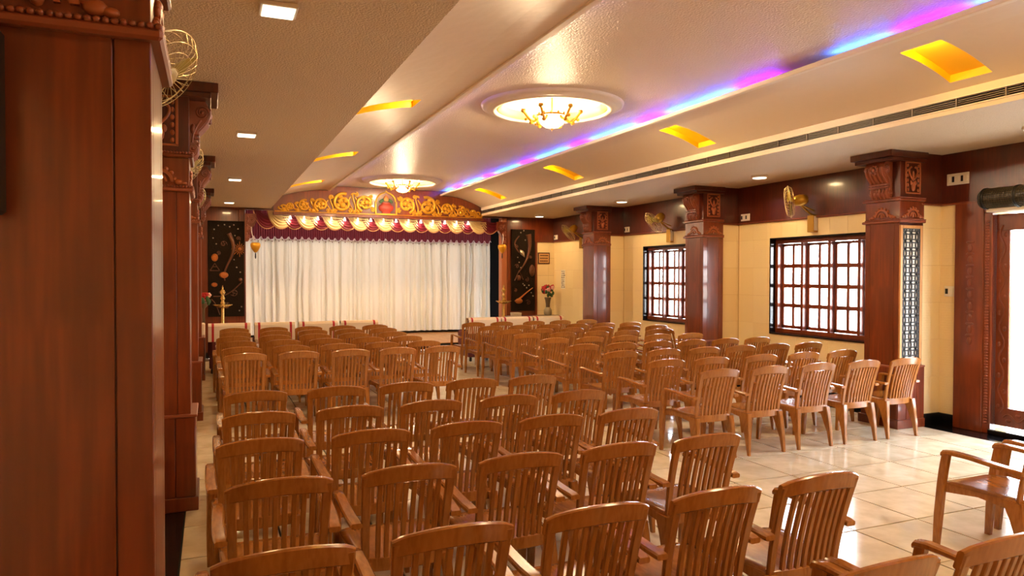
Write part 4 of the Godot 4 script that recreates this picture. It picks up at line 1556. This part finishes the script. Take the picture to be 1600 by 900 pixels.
func build_reliefs() -> void:
	# left panel: sunburst, tall S-shaped horn, drums
	var a := thing("relief_panel", "dark bronze relief panel with a sunburst and small drums left of the stage", "relief panel", Vector3(-0.05, 0.86, FZ))
	var w := 0.7
	var h := 1.98
	part("board", bx(Vector3(w / 2, h / 2, 0.02), Vector3(w, h, 0.04), 0.006), M.bronze_panel, a)
	var g := G.new()
	var pts := []
	var rad := []
	for i in 25:
		var t := i / 24.0
		pts.append(Vector3(0.4 + 0.09 * sin(t * 5.2), 1.72 - 0.98 * t, 0.045))
		rad.append(lerpf(0.045, 0.012, t))
	g.tube(pts, rad, 8)
	part("horn", g, M.bronze_relief, a)
	g = G.new()
	g.ellipsoid(Vector3(0.61, 1.4, 0.05), Vector3(0.04, 0.04, 0.025), 10, 6)
	for i in 16:
		var an := TAU * i / 16.0
		var d := Vector3(cos(an), sin(an), 0)
		var e := Vector3(0.61, 1.4, 0.045) + d * (0.16 if i % 2 == 0 else 0.12)
		if e.x > 0.695:
			e = Vector3(0.61, 1.4, 0.045) + d * ((0.69 - 0.61) / d.x)
		g.tube([Vector3(0.61, 1.4, 0.045) + d * 0.05, e], 0.008, 5)
	part("sunburst", g, M.copper_relief, a)
	for q in [[0.13, 1.22, 0.065, 0.08], [0.3, 0.86, 0.09, 0.065], [0.12, 0.66, 0.06, 0.045]]:
		g = G.new()
		g.ellipsoid(Vector3(q[0], q[1], 0.045), Vector3(q[2], q[3], 0.04), 14, 8)
		g.ring(Vector3(q[0] + 0.01, q[1], 0.075), q[2] * 0.7, q[2] * 0.5, 0.02, 18)
		part("drum", g, M.copper_relief, a)
	g = G.new()
	g.tube([Vector3(0.04, 0.95, 0.045), Vector3(0.13, 1.1, 0.045), Vector3(0.22, 0.95, 0.045)], 0.01, 5)
	g.tube([Vector3(0.04, 0.95, 0.045), Vector3(0.22, 0.95, 0.045)], 0.01, 5)
	g.tube([Vector3(0.09, 1.03, 0.045), Vector3(0.17, 1.03, 0.045)], 0.008, 5)
	part("harp", g, M.bronze_relief, a)
	g = G.new()
	pts = []
	for i in 15:
		var t := i / 14.0
		pts.append(Vector3(0.1 + 0.55 * t, 0.42 + 0.3 * t - 0.1 * sin(t * PI), 0.045))
	g.tube(pts, 0.012, 6)
	g.ellipsoid(Vector3(0.62, 0.76, 0.05), Vector3(0.04, 0.04, 0.03), 10, 6)
	part("veena", g, M.bronze_relief, a)
	g = G.new()
	pts = []
	for i in 13:
		var t := i / 12.0
		pts.append(Vector3(0.06 + 0.16 * t, 0.36 - 0.32 * t + 0.06 * sin(t * PI), 0.045))
	g.tube(pts, 0.011, 6)
	part("stem_relief", g, M.bronze_relief, a)
	g = G.new()
	for q in [[0.12, 1.8], [0.2, 1.88], [0.32, 1.9], [0.42, 1.86], [0.5, 1.9], [0.58, 1.82], [0.1, 1.62], [0.16, 1.5], [0.52, 1.68], [0.5, 1.18], [0.55, 1.02], [0.62, 0.92], [0.6, 0.12], [0.64, 0.2]]:
		g.ellipsoid(Vector3(q[0], q[1], 0.042), Vector3(0.014, 0.014, 0.012), 8, 5)
	part("studs", g, M.silver_relief, a)
	for q in [[0.3, 1.5, 0.07], [0.2, 1.32, 0.05], [0.5, 0.5, 0.08], [0.36, 0.22, 0.07], [0.24, 0.5, 0.05], [0.58, 1.62, 0.05]]:
		part("scroll_relief", spiral(Vector3(q[0], q[1], 0.042), q[2], 1.2, q[0] * 20.0, 1.0, 0.008), M.bronze_relief, a)
	# right panel: long curved horn, conch, veena
	var b := thing("relief_panel", "dark bronze relief panel with a long curved horn right of the stage", "relief panel", Vector3(6.7, 0.86, FZ))
	w = 0.62
	part("board", bx(Vector3(w / 2, h / 2, 0.02), Vector3(w, h, 0.04), 0.006), M.bronze_panel, b)
	g = G.new()
	pts = []
	rad = []
	for i in 25:
		var t := i / 24.0
		pts.append(Vector3(0.44 + 0.1 * sin(t * 2.2) - 0.36 * t * t, 1.86 - 0.95 * t, 0.05))
		rad.append(lerpf(0.07, 0.01, pow(t, 0.7)))
	g.tube(pts, rad, 10)
	part("horn", g, M.bronze_relief, b)
	g = G.new()
	pts = []
	for i in 15:
		var t := i / 14.0
		pts.append(Vector3(0.2 - 0.12 * sin(t * PI), 1.82 - 0.4 * t, 0.045))
	g.tube(pts, 0.016, 6)
	part("stem_relief", g, M.bronze_relief, b)
	g = G.new()
	g.lathe([Vector2(0.0, -0.12), Vector2(0.03, -0.06), Vector2(0.055, 0.0), Vector2(0.045, 0.05), Vector2(0.02, 0.08), Vector2(0.0, 0.11)], Vector3.ZERO, 12)
	part("conch", g, M.silver_relief, b, Vector3(0.28, 1.4, 0.045), Vector3(0, 0, 0.6))
	g = G.new()
	g.ellipsoid(Vector3(0.54, 0.98, 0.045), Vector3(0.075, 0.15, 0.05), 14, 8)
	g.ring(Vector3(0.54, 0.98, 0.09), 0.05, 0.035, 0.016, 16)
	part("drum", g, M.bronze_relief, b)
	g = G.new()
	g.tube([Vector3(0.08, 0.74, 0.045), Vector3(0.2, 0.98, 0.045), Vector3(0.3, 0.76, 0.045)], 0.014, 5)
	g.ellipsoid(Vector3(0.19, 0.8, 0.045), Vector3(0.06, 0.07, 0.03), 10, 6)
	part("harp", g, M.bronze_relief, b)
	g = G.new()
	g.ellipsoid(Vector3(0.19, 0.24, 0.05), Vector3(0.1, 0.065, 0.04), 14, 8)
	g.tube([Vector3(0.08, 0.24, 0.055), Vector3(0.22, 0.31, 0.06), Vector3(0.4, 0.45, 0.055), Vector3(0.56, 0.56, 0.05)], [0.012, 0.022, 0.016, 0.01], 7)
	part("veena", g, M.copper_relief, b)
	g = G.new()
	for q in [[0.24, 1.9], [0.32, 1.95], [0.36, 1.72], [0.38, 1.2], [0.16, 1.3], [0.2, 1.18], [0.24, 1.05], [0.34, 0.62], [0.4, 0.56], [0.46, 0.62], [0.52, 0.44], [0.57, 0.36], [0.3, 0.66]]:
		g.ellipsoid(Vector3(q[0], q[1], 0.042), Vector3(0.016, 0.016, 0.012), 8, 5)
	part("studs", g, M.silver_relief, b)
	for q in [[0.12, 1.55, 0.06], [0.14, 1.08, 0.06], [0.4, 0.76, 0.06], [0.44, 0.2, 0.07], [0.1, 0.5, 0.05], [0.5, 1.3, 0.05]]:
		part("scroll_relief", spiral(Vector3(q[0], q[1], 0.042), q[2], 1.2, q[0] * 20.0, -1.0, 0.008), M.bronze_relief, b)

func build_oil_lamp(at: Vector3, label: String) -> void:
	var l := thing("brass_lamp", label, "oil lamp", at, 0.0, "brass oil lamps flanking the stage")
	var g := G.new()
	g.lathe([Vector2(0.17, 0.0), Vector2(0.17, 0.03), Vector2(0.14, 0.06), Vector2(0.07, 0.1), Vector2(0.05, 0.16)], Vector3.ZERO, 24)
	part("foot", g, M.brass, l)
	g = G.new()
	g.lathe([Vector2(0.05, 0.15), Vector2(0.04, 0.3), Vector2(0.05, 0.34), Vector2(0.036, 0.38), Vector2(0.034, 0.7), Vector2(0.044, 0.74), Vector2(0.034, 0.78), Vector2(0.03, 1.06)], Vector3.ZERO, 18)
	part("stem", g, M.brass, l)
	g = G.new()
	g.lathe([Vector2(0.03, 1.06), Vector2(0.1, 1.075), Vector2(0.14, 1.1), Vector2(0.185, 1.125), Vector2(0.185, 1.135), Vector2(0.06, 1.13), Vector2(0.04, 1.15)], Vector3.ZERO, 24)
	part("dish", g, M.brass, l)
	g = G.new()
	g.lathe([Vector2(0.04, 1.14), Vector2(0.048, 1.17), Vector2(0.025, 1.21), Vector2(0.05, 1.25), Vector2(0.03, 1.29), Vector2(0.022, 1.32), Vector2(0.055, 1.37), Vector2(0.04, 1.41), Vector2(0.015, 1.44), Vector2(0.02, 1.46), Vector2(0.0, 1.52)], Vector3.ZERO, 18)
	part("finial", g, M.brass, l)

# ------------------------------------------------------------------ lamps in the ceiling, air vent
func build_ceiling_lamps() -> void:
	var where := ["over the rear rows of chairs", "above the middle of the hall", "closest to the stage pediment"]
	for i in 3:
		var mx: float = MED[i][0]
		var mz: float = MED[i][1]
		var md := thing("ceiling_medallion", "round moulded ceiling medallion with a glowing dish " + where[i], "ceiling medallion", Vector3(mx, CY, mz), 0.0, "ceiling medallions")
		var g := G.new()
		var prof := [Vector2(0.82, 0.01), Vector2(0.81, -0.02), Vector2(0.785, -0.034), Vector2(0.765, -0.03), Vector2(0.755, -0.044), Vector2(0.725, -0.058), Vector2(0.705, -0.05), Vector2(0.695, -0.062), Vector2(0.67, -0.07), Vector2(0.645, -0.062), Vector2(0.635, -0.045)]
		_open_lathe(g, prof, 64)
		part("ring", g, M.moulding, md)
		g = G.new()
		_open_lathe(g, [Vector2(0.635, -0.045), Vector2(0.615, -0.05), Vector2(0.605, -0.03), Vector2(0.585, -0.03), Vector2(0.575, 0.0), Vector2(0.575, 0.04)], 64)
		part("inner_ring", g, M.rim_lit_yellow, md)  # yellow lamplight on this rim is painted in
		g = G.new()
		_open_lathe(g, [Vector2(0.575, 0.04), Vector2(0.54, 0.09), Vector2(0.4, 0.14), Vector2(0.2, 0.165), Vector2(0.0, 0.17)], 64)
		part("dish", g, M.moulding, md)
		build_chandelier(Vector3(mx, 0, mz), "gilt chandelier with a white glass bowl " + where[i])
	# square panels on the left, round ones on the right
	var lw := ["behind the cross aisle", "ahead of the cross aisle", "above the middle rows", "near the left relief panel"]
	for k in 4:
		var z: float = -3.97 - 3.62 * k
		var d := thing("square_downlight", "square white ceiling light on the left soffit, %s from the stage wall" % ORD[3 - k], "ceiling light", Vector3(0.335, SY, z), 0.0, "square ceiling lights")
		part("frame", bx(Vector3(0, -0.012, 0), Vector3(0.19, 0.024, 0.19), 0.004), M.plastic_white, d)
		part("diffuser", bx(Vector3(0, -0.026, 0), Vector3(0.16, 0.006, 0.16)), M.led_panel_glow, d)
		area(d, Vector3(0, -0.032, 0), Vector3(-PI / 2, 0, 0), Vector2(0.16, 0.16), Color(1.0, 0.84, 0.6), E_LED)
	for k in 4:
		var z: float = -4.3 - 3.66 * k
		var d := thing("round_downlight", "round white ceiling light on the window side, %s from the stage wall" % ORD[3 - k], "ceiling light", Vector3(7.12, SY, z), 0.0, "round ceiling lights")
		var g := G.new()
		g.lathe([Vector2(0.1, -0.03), Vector2(0.11, -0.02), Vector2(0.11, 0.0)], Vector3.ZERO, 24)
		part("rim", g, M.plastic_white, d)
		g = G.new()
		g.lathe([Vector2(0.092, -0.036), Vector2(0.092, -0.03)], Vector3.ZERO, 24)
		part("diffuser", g, M.led_panel_glow, d)
		area(d, Vector3(0, -0.042, 0), Vector3(-PI / 2, 0, 0), Vector2(0.16, 0.16), Color(1.0, 0.84, 0.6), E_LED)
	# long slot vent in the right fascia
	var v := thing("air_vent", "long dark slatted air vent in the cove above the window side", "vent", Vector3(SOF_R, 0, 0))
	var du := G.new()
	du.box(Vector3(0.4, 3.22, (RZ + FZ) / 2), Vector3(0.02, 0.14, RZ - FZ - 0.1))
	du.box(Vector3(0.22, 3.168, (RZ + FZ) / 2), Vector3(0.36, 0.008, RZ - FZ - 0.1))
	du.box(Vector3(0.22, 3.27, (RZ + FZ) / 2), Vector3(0.36, 0.008, RZ - FZ - 0.1))
	part("duct", du, M.duct_metal, v)
	var gg := G.new()
	var ln := 0.42
	for i in 5:
		gg.box(Vector3(0.012, 3.184 + 0.0172 * i, 0), Vector3(0.014, 0.006, ln - 0.02))
	gg.box(Vector3(0.008, 3.218, ln / 2 - 0.006), Vector3(0.016, 0.086, 0.012))
	var me := gg.mesh()
	var z := RZ - 0.3
	while z > FZ + 0.2:
		part("grille", me, M.vent_metal, v, Vector3(0, 0, z))
		z -= ln
	var fr := G.new()
	for y in [3.176, 3.261]:
		fr.box(Vector3(0.0, y, (RZ + FZ) / 2), Vector3(0.02, 0.008, RZ - FZ - 0.1))
	part("frame", fr, M.moulding, v)

func _open_lathe(g: G, prof: Array, segs: int) -> void:
	var rows := []
	for q in prof:
		var row := PackedVector3Array()
		for k in segs + 1:
			var a := TAU * k / segs
			row.append(Vector3(cos(a) * max(q.x, 0.0005), q.y, sin(a) * max(q.x, 0.0005)))
		rows.append(row)
	g.sheet(rows, false)

func build_chandelier(at: Vector3, label: String) -> void:
	var c := thing("chandelier", label, "chandelier", at, 0.0, "gilt chandeliers")
	var g := G.new()
	g.lathe([Vector2(0.012, 3.5), Vector2(0.012, 3.82)], Vector3.ZERO, 10)
	g.lathe([Vector2(0.06, 3.79), Vector2(0.06, 3.825), Vector2(0.02, 3.835)], Vector3.ZERO, 16)
	part("rod", g, M.gold, c)
	g = G.new()
	g.lathe([Vector2(0.01, 3.41), Vector2(0.08, 3.425), Vector2(0.13, 3.46), Vector2(0.155, 3.51), Vector2(0.162, 3.55)], Vector3.ZERO, 28)
	part("bowl_shade", g, M.shade_glow, c)
	g = G.new()
	g.lathe([Vector2(0.0, 3.375), Vector2(0.008, 3.395), Vector2(0.016, 3.405), Vector2(0.008, 3.415)], Vector3.ZERO, 10)
	part("finial", g, M.gold_dull, c)
	g = G.new()
	var crown := []
	for i in 24:
		var a := TAU * i / 24.0
		crown.append(Vector3(cos(a) * 0.155, 3.555, sin(a) * 0.155))
		if i % 2 == 0:
			g.ellipsoid(Vector3(cos(a) * 0.16, 3.57, sin(a) * 0.16), Vector3(0.014, 0.018, 0.014), 6, 4)
	g.tube(crown, 0.012, 6, true)
	part("crown", g, M.gold, c)
	for i in 6:
		var a := TAU * (i + 0.3) / 6.0
		var d := Vector3(cos(a), 0, sin(a))
		g = G.new()
		var pts := []
		for k in 13:
			var t := k / 12.0
			pts.append(d * lerpf(0.15, 0.33, t) + Vector3(0, 3.53 - 0.055 * sin(t * PI * 1.25) + 0.03 * t, 0))
		g.tube(pts, 0.015, 6)
		g.ellipsoid(d * 0.24 + Vector3(0, 3.475, 0), Vector3(0.026, 0.022, 0.026), 8, 5)
		g.ellipsoid(d * 0.3 + Vector3(0, 3.51, 0), Vector3(0.022, 0.018, 0.022), 8, 5)
		var arm := part("arm", g, M.gold, c)
		g = G.new()
		g.lathe([Vector2(0.012, 3.585), Vector2(0.03, 3.6), Vector2(0.026, 3.625), Vector2(0.016, 3.63)], d * 0.33, 10)
		part("cup", g, M.gold_dull, arm)
		g = G.new()
		g.lathe([Vector2(0.014, 3.625), Vector2(0.022, 3.65), Vector2(0.016, 3.68), Vector2(0.0, 3.71)], d * 0.33, 8)
		part("candle_bulb", g, M.candle_glow, arm)
	omni(c, Vector3(0, 3.6, 0), Color(1.0, 0.87, 0.68), E_CHANDELIER * 0.6, 0.08)
	omni(c, Vector3(0, 3.49, 0), Color(1.0, 0.87, 0.68), E_CHANDELIER, 0.1)

# ------------------------------------------------------------------ fans
func build_fans() -> void:
	var lr := ["above the window beside the lattice pillar", "above the second window", "beside the poster near the stage"]
	for k in 3:
		build_fan(Vector3(WX, 0, -7.68 - 3.4 * k), -1, Vector3(-0.62, -0.1, -0.55) if k == 0 else Vector3(-0.75, -0.62, -0.2), "wall fan with a gilt motor and wire cage " + lr[k])
	var ll := ["behind the broad rear pillar", "between the second and third left pillars", "between the last left pillars"]
	for k in 3:
		build_fan(Vector3(LX, 0, -4.0 - 3.45 * k), 1, Vector3(0.6, -0.55, 0.35), "wire cage wall fan on the left wall " + ll[k])

func build_fan(at: Vector3, sg: int, axis: Vector3, label: String) -> void:
	var f := thing("wall_fan", label, "fan", at, 0.0, "wall fans")
	var ax := axis.normalized()
	var pivot := Vector3(sg * (0.28 if sg < 0 else 0.45), (2.78 if sg < 0 else 2.82), 0)
	part("switch_box", bx(Vector3(sg * 0.045, 2.46, 0), Vector3(0.09, 0.24, 0.12), 0.006), M.gold_dull, f)
	part("switch_plate", bx(Vector3(sg * 0.05, 2.46, 0.062), Vector3(0.06, 0.2, 0.006)), M.plastic_white, f)
	var br := G.new()
	br.tube([Vector3(sg * 0.04, 2.58, 0), Vector3(sg * 0.1, 2.6, 0), pivot + Vector3(0, -0.06, 0)], 0.014, 6)
	br.tube([Vector3(sg * 0.04, 2.64, 0.02), pivot + Vector3(sg * 0.02, -0.05, 0)], 0.01, 6)
	part("bracket", br, M.fan_gold, f)
	# frame of the head: z forward along the axis
	var side := Vector3.UP.cross(ax).normalized()
	var up := ax.cross(side).normalized()
	var head := Transform3D(Basis(side, up, ax), pivot)
	var m := G.new()
	m.xf = head * Transform3D(Basis(Vector3.RIGHT, PI / 2), Vector3(0, 0, 0))
	m.lathe([Vector2(0.0, -0.11), Vector2(0.05, -0.1), Vector2(0.075, -0.06), Vector2(0.08, 0.0), Vector2(0.07, 0.06), Vector2(0.05, 0.09), Vector2(0.0, 0.1)], Vector3.ZERO, 18)
	part("motor", m, M.fan_gold, f)
	var R := 0.225
	var z0 := 0.08
	var cg := G.new()
	cg.xf = head
	var n := 28
	for half in 2:
		for i in n:
			var a := TAU * (i + 0.5 * half) / n
			var d := Vector3(cos(a), sin(a), 0)
			var pts := []
			for k in 6:
				var t := k / 5.0
				var r := lerpf(0.055, R, t)
				var zz := z0 + 0.06 + (1.0 if half == 0 else -1.0) * 0.062 * sqrt(max(0.0, 1.0 - pow(t, 3.0)))
				pts.append(d * r + Vector3(0, 0, zz))
			cg.tube(pts, 0.0014, 4)
		for r in [0.055, 0.14, 0.19]:
			var t: float = (r - 0.055) / (R - 0.055)
			var zz := z0 + 0.06 + (1.0 if half == 0 else -1.0) * 0.062 * sqrt(max(0.0, 1.0 - pow(t, 3.0)))
			_circle(cg, r, zz, 0.0018)
	_circle(cg, R, z0 + 0.06, 0.004)
	cg.ellipsoid(Vector3(0, 0, z0 + 0.122), Vector3(0.055, 0.055, 0.006), 16, 4)
	part("cage", cg, M.wire, f)
	for i in 3:
		var b := G.new()
		b.xf = head * Transform3D(Basis(Vector3.BACK, TAU * i / 3.0 + 0.4), Vector3(0, 0, z0 + 0.055))
		var rows := []
		for k in 7:
			var t := k / 6.0
			var row := PackedVector3Array()
			for j in 5:
				var u := j / 4.0 - 0.5
				row.append(Vector3(0.03 + 0.16 * t, u * (0.05 + 0.11 * sin(t * PI * 0.62)), u * 0.05))
			rows.append(row)
		b.sheet(rows)
		part("blade", b, M.fan_blade, f)

func _circle(g: G, r: float, z: float, w: float) -> void:
	var pts := []
	for i in 36:
		var a := TAU * i / 36.0
		pts.append(Vector3(cos(a) * r, sin(a) * r, z))
	g.tube(pts, w, 4, true)

# ------------------------------------------------------------------ small things
func switch_plate(at: Vector3, w: float, h: float, label: String, sockets: int) -> void:
	var s := thing("switch_plate", label, "switch", at)
	part("plate", bx(Vector3(-0.006, 0, 0), Vector3(0.012, h, w), 0.003), M.plastic_white, s)
	for i in sockets:
		var z := w / 2 - w * (i + 0.5) / sockets
		part("rocker", bx(Vector3(-0.014, 0, z), Vector3(0.006, h * 0.5, w / sockets * 0.5)), M.plastic_black if i % 2 == 1 else M.plastic_white, s)

func text(parent: Node3D, words: String, at: Vector3, size: float, turn: float, m: Material) -> void:
	var t := TextMesh.new()
	t.text = words
	var f := SystemFont.new()
	f.font_names = PackedStringArray(["Droid Sans"])
	f.font_weight = 700
	t.font = f
	t.font_size = 32
	t.pixel_size = size / 32.0
	t.depth = 0.002
	var o := MeshInstance3D.new()
	o.name = "lettering"
	o.mesh = t
	o.material_override = m
	parent.add_child(o, true)
	o.position = at
	o.rotation.y = turn

func build_small_things() -> void:
	switch_plate(Vector3(WX - 0.03, 2.83, -5.56), 0.26, 0.13, "long white switch plate on the frieze near the door", 5)
	switch_plate(Vector3(WX - 0.03, 2.65, -9.07), 0.2, 0.11, "white switch plate on the frieze between the two windows", 4)
	switch_plate(Vector3(WX - 0.03, 2.66, -12.58), 0.18, 0.11, "white switch plate on the frieze past the second window", 4)
	switch_plate(Vector3(WX - 0.03, 2.66, -15.85), 0.18, 0.11, "white switch plate on the frieze above the framed notice", 2)
	switch_plate(Vector3(WX - 0.01, 1.55, -5.66), 0.12, 0.12, "square white socket plate on cream tiles beside the door", 2)
	# hot-air curtain over the door
	var a := thing("air_curtain", "dark cylindrical mesh air curtain mounted above the door", "air curtain", Vector3(WX - 0.14, 2.56, -5.2))
	var g := G.new()
	g.xf = Transform3D(Basis(Vector3.RIGHT, PI / 2), Vector3.ZERO)
	g.lathe([Vector2(0.1, 0.0), Vector2(0.105, 0.02), Vector2(0.105, 1.1), Vector2(0.1, 1.12)], Vector3.ZERO, 24)
	part("drum", g, M.plastic_black, a)
	g = G.new()
	for i in 4:
		var z := 0.03 + i * 0.34
		for q in [z, z + 0.02]:
			var pts := []
			for k in 24:
				var an := TAU * k / 24.0
				pts.append(Vector3(cos(an) * 0.11, sin(an) * 0.11, q))
			g.tube(pts, 0.008, 4, true)
	part("band", g, M.plastic_black, a)
	g = G.new()
	for k in 30:
		var an := TAU * k / 30.0
		g.tube([Vector3(cos(an) * 0.107, sin(an) * 0.107, 0.02), Vector3(cos(an) * 0.107, sin(an) * 0.107, 1.1)], 0.0025, 3)
	for i in 44:
		var pts := []
		for k in 24:
			var an := TAU * k / 24.0
			pts.append(Vector3(cos(an) * 0.107, sin(an) * 0.107, 0.03 + i * 0.025))
		g.tube(pts, 0.002, 3, true)
	part("mesh", g, M.mesh_bronze, a)
	part("mount", bx(Vector3(0.07, -0.12, 0.55), Vector3(0.12, 0.05, 1.05), 0.006), M.plastic_white, a)
	# framed notice on the stage wall
	var n := thing("framed_notice", "small framed tan notice with three lines of lettering on the cream wall", "sign", Vector3(7.57, 2.145, FZ + 0.012))
	part("frame", bx(Vector3(0, 0, 0.008), Vector3(0.32, 0.28, 0.016), 0.003), M.ink, n)
	part("board", bx(Vector3(0, 0, 0.018), Vector3(0.27, 0.23, 0.006)), M.plaque_board, n)
	for i in 3:
		var ln := G.new()
		var x := -0.11
		while x < 0.105:
			var w := rng.randf_range(0.012, 0.022)
			ln.box(Vector3(x + w / 2, 0.068 - 0.068 * i, 0.022), Vector3(w, 0.026, 0.002))
			x += w + 0.006
		part("print_line", ln, M.ink, n)
	# paper poster on the right wall
	var p := thing("paper_poster", "narrow white paper poster with dark rows on the cream wall", "poster", Vector3(WX - 0.012, 1.63, -15.5))
	part("sheet", bx(Vector3.ZERO, Vector3(0.003, 0.46, 0.22)), M.paper, p)
	for i in 9:
		var ln := G.new()
		var z := -0.08
		while z < 0.075:
			var w := rng.randf_range(0.02, 0.05)
			ln.box(Vector3(-0.002, 0.19 - 0.047 * i, z + w / 2), Vector3(0.002, rng.randf_range(0.012, 0.03), w))
			z += w + rng.randf_range(0.008, 0.03)
		part("print_line", ln, M.ink, p)
	# dark table under the poster with a vase of flowers and a paper box
	var t := thing("side_table", "long dark table against the stage wall below the framed notice", "table", Vector3(7.1, 0, -15.55))
	part("top", bx(Vector3(0, 0.745, 0), Vector3(1.3, 0.035, 0.6), 0.006), M.mahogany_dark, t)
	for q in [[-0.58, -0.24], [0.58, -0.24], [-0.58, 0.24], [0.58, 0.24]]:
		part("leg", bx(Vector3(q[0], 0.364, q[1]), Vector3(0.05, 0.728, 0.05), 0.006), M.mahogany_dark, t)
	build_vase(Vector3(7.53, 0.763, -15.66), "grey floor-style vase of red and pale flowers on the side table")
	var bo := thing("paper_box", "white paper box lying on the side table's end", "box", Vector3(6.6, 0.763, -15.45))
	part("body", bx(Vector3(0, 0.035, 0), Vector3(0.2, 0.07, 0.2), 0.004), M.paper, bo)
	part("lid", bx(Vector3(0, 0.075, 0), Vector3(0.21, 0.02, 0.21), 0.004), M.paper, bo)
	# flowers and a covered stool beside the last left pillar
	var st := thing("covered_stool", "low stool under a cream cloth next to the leftmost sofa seat", "stool", Vector3(-0.17, 0, -13.5))
	part("cloth_cover", bx(Vector3(0, 0.76, 0), Vector3(0.16, 0.26, 0.2), 0.02), M.cloth_cream, st)
	for q in [[-0.06, -0.08], [0.06, -0.08], [-0.06, 0.08], [0.06, 0.08]]:
		part("leg", bx(Vector3(q[0], 0.32, q[1]), Vector3(0.03, 0.64, 0.03), 0.004), M.mahogany_dark, st)
	var fs := thing("flower_stand", "slim dark stand holding red flowers in front of the sunburst panel", "flower stand", Vector3(-0.13, 0, -15.6))
	g = G.new()
	g.lathe([Vector2(0.14, 0.0), Vector2(0.14, 0.03), Vector2(0.03, 0.05), Vector2(0.025, 1.05), Vector2(0.07, 1.1), Vector2(0.08, 1.18)], Vector3.ZERO, 16)
	part("stand", g, M.vase_dark, fs)
	_flowers(fs, Vector3(0.02, 1.27, 0), 0.1, 12)
	# loudspeaker at the edge of the broad pillar
	var sp := thing("wall_speaker", "narrow black loudspeaker box fixed on the broad rear pillar", "speaker", Vector3(-0.52, 2.09, -2.02))
	part("cabinet", bx(Vector3.ZERO, Vector3(0.13, 0.44, 0.13), 0.008), M.plastic_black, sp)
	part("grille", bx(Vector3(0, 0, 0.068), Vector3(0.11, 0.4, 0.006), 0.002), M.plastic_black, sp)

func _flowers(parent: Node3D, c: Vector3, r: float, n: int) -> void:
	for i in n:
		var d := Vector3(rng.randf_range(-1, 1), rng.randf_range(-0.6, 1), rng.randf_range(-1, 1)).normalized() * r * rng.randf_range(0.5, 1.0)
		var g := G.new()
		for k in 5:
			var a := TAU * k / 5.0
			g.ellipsoid(c + d + Vector3(cos(a) * 0.026, sin(a) * 0.026, 0.012 * (k % 2)), Vector3(0.026, 0.026, 0.014), 7, 4)
		part("flower", g, M.petal_red if i % 4 != 0 else M.petal_pink, parent)
	var lv := G.new()
	for i in 12:
		var d := Vector3(rng.randf_range(-1, 1), rng.randf_range(-1, 0.6), rng.randf_range(-1, 1)).normalized() * r
		lv.ellipsoid(c + d * 0.9 + Vector3(0, -0.05, 0), Vector3(0.035, 0.05, 0.014), 7, 4)
	part("leaves", lv, M.leaf_green, parent)

func build_vase(at: Vector3, label: String) -> void:
	var v := thing("flower_vase", label, "vase", at)
	var g := G.new()
	g.lathe([Vector2(0.08, 0.0), Vector2(0.1, 0.03), Vector2(0.1, 0.12), Vector2(0.07, 0.17), Vector2(0.05, 0.19)], Vector3.ZERO, 20)
	part("base", g, M.vase_grey, v)
	g = G.new()
	g.lathe([Vector2(0.05, 0.18), Vector2(0.05, 0.26), Vector2(0.065, 0.36), Vector2(0.085, 0.42), Vector2(0.08, 0.43)], Vector3.ZERO, 20)
	part("neck", g, M.vase_dark, v)
	_flowers(v, Vector3(0, 0.6, 0.0), 0.15, 24)
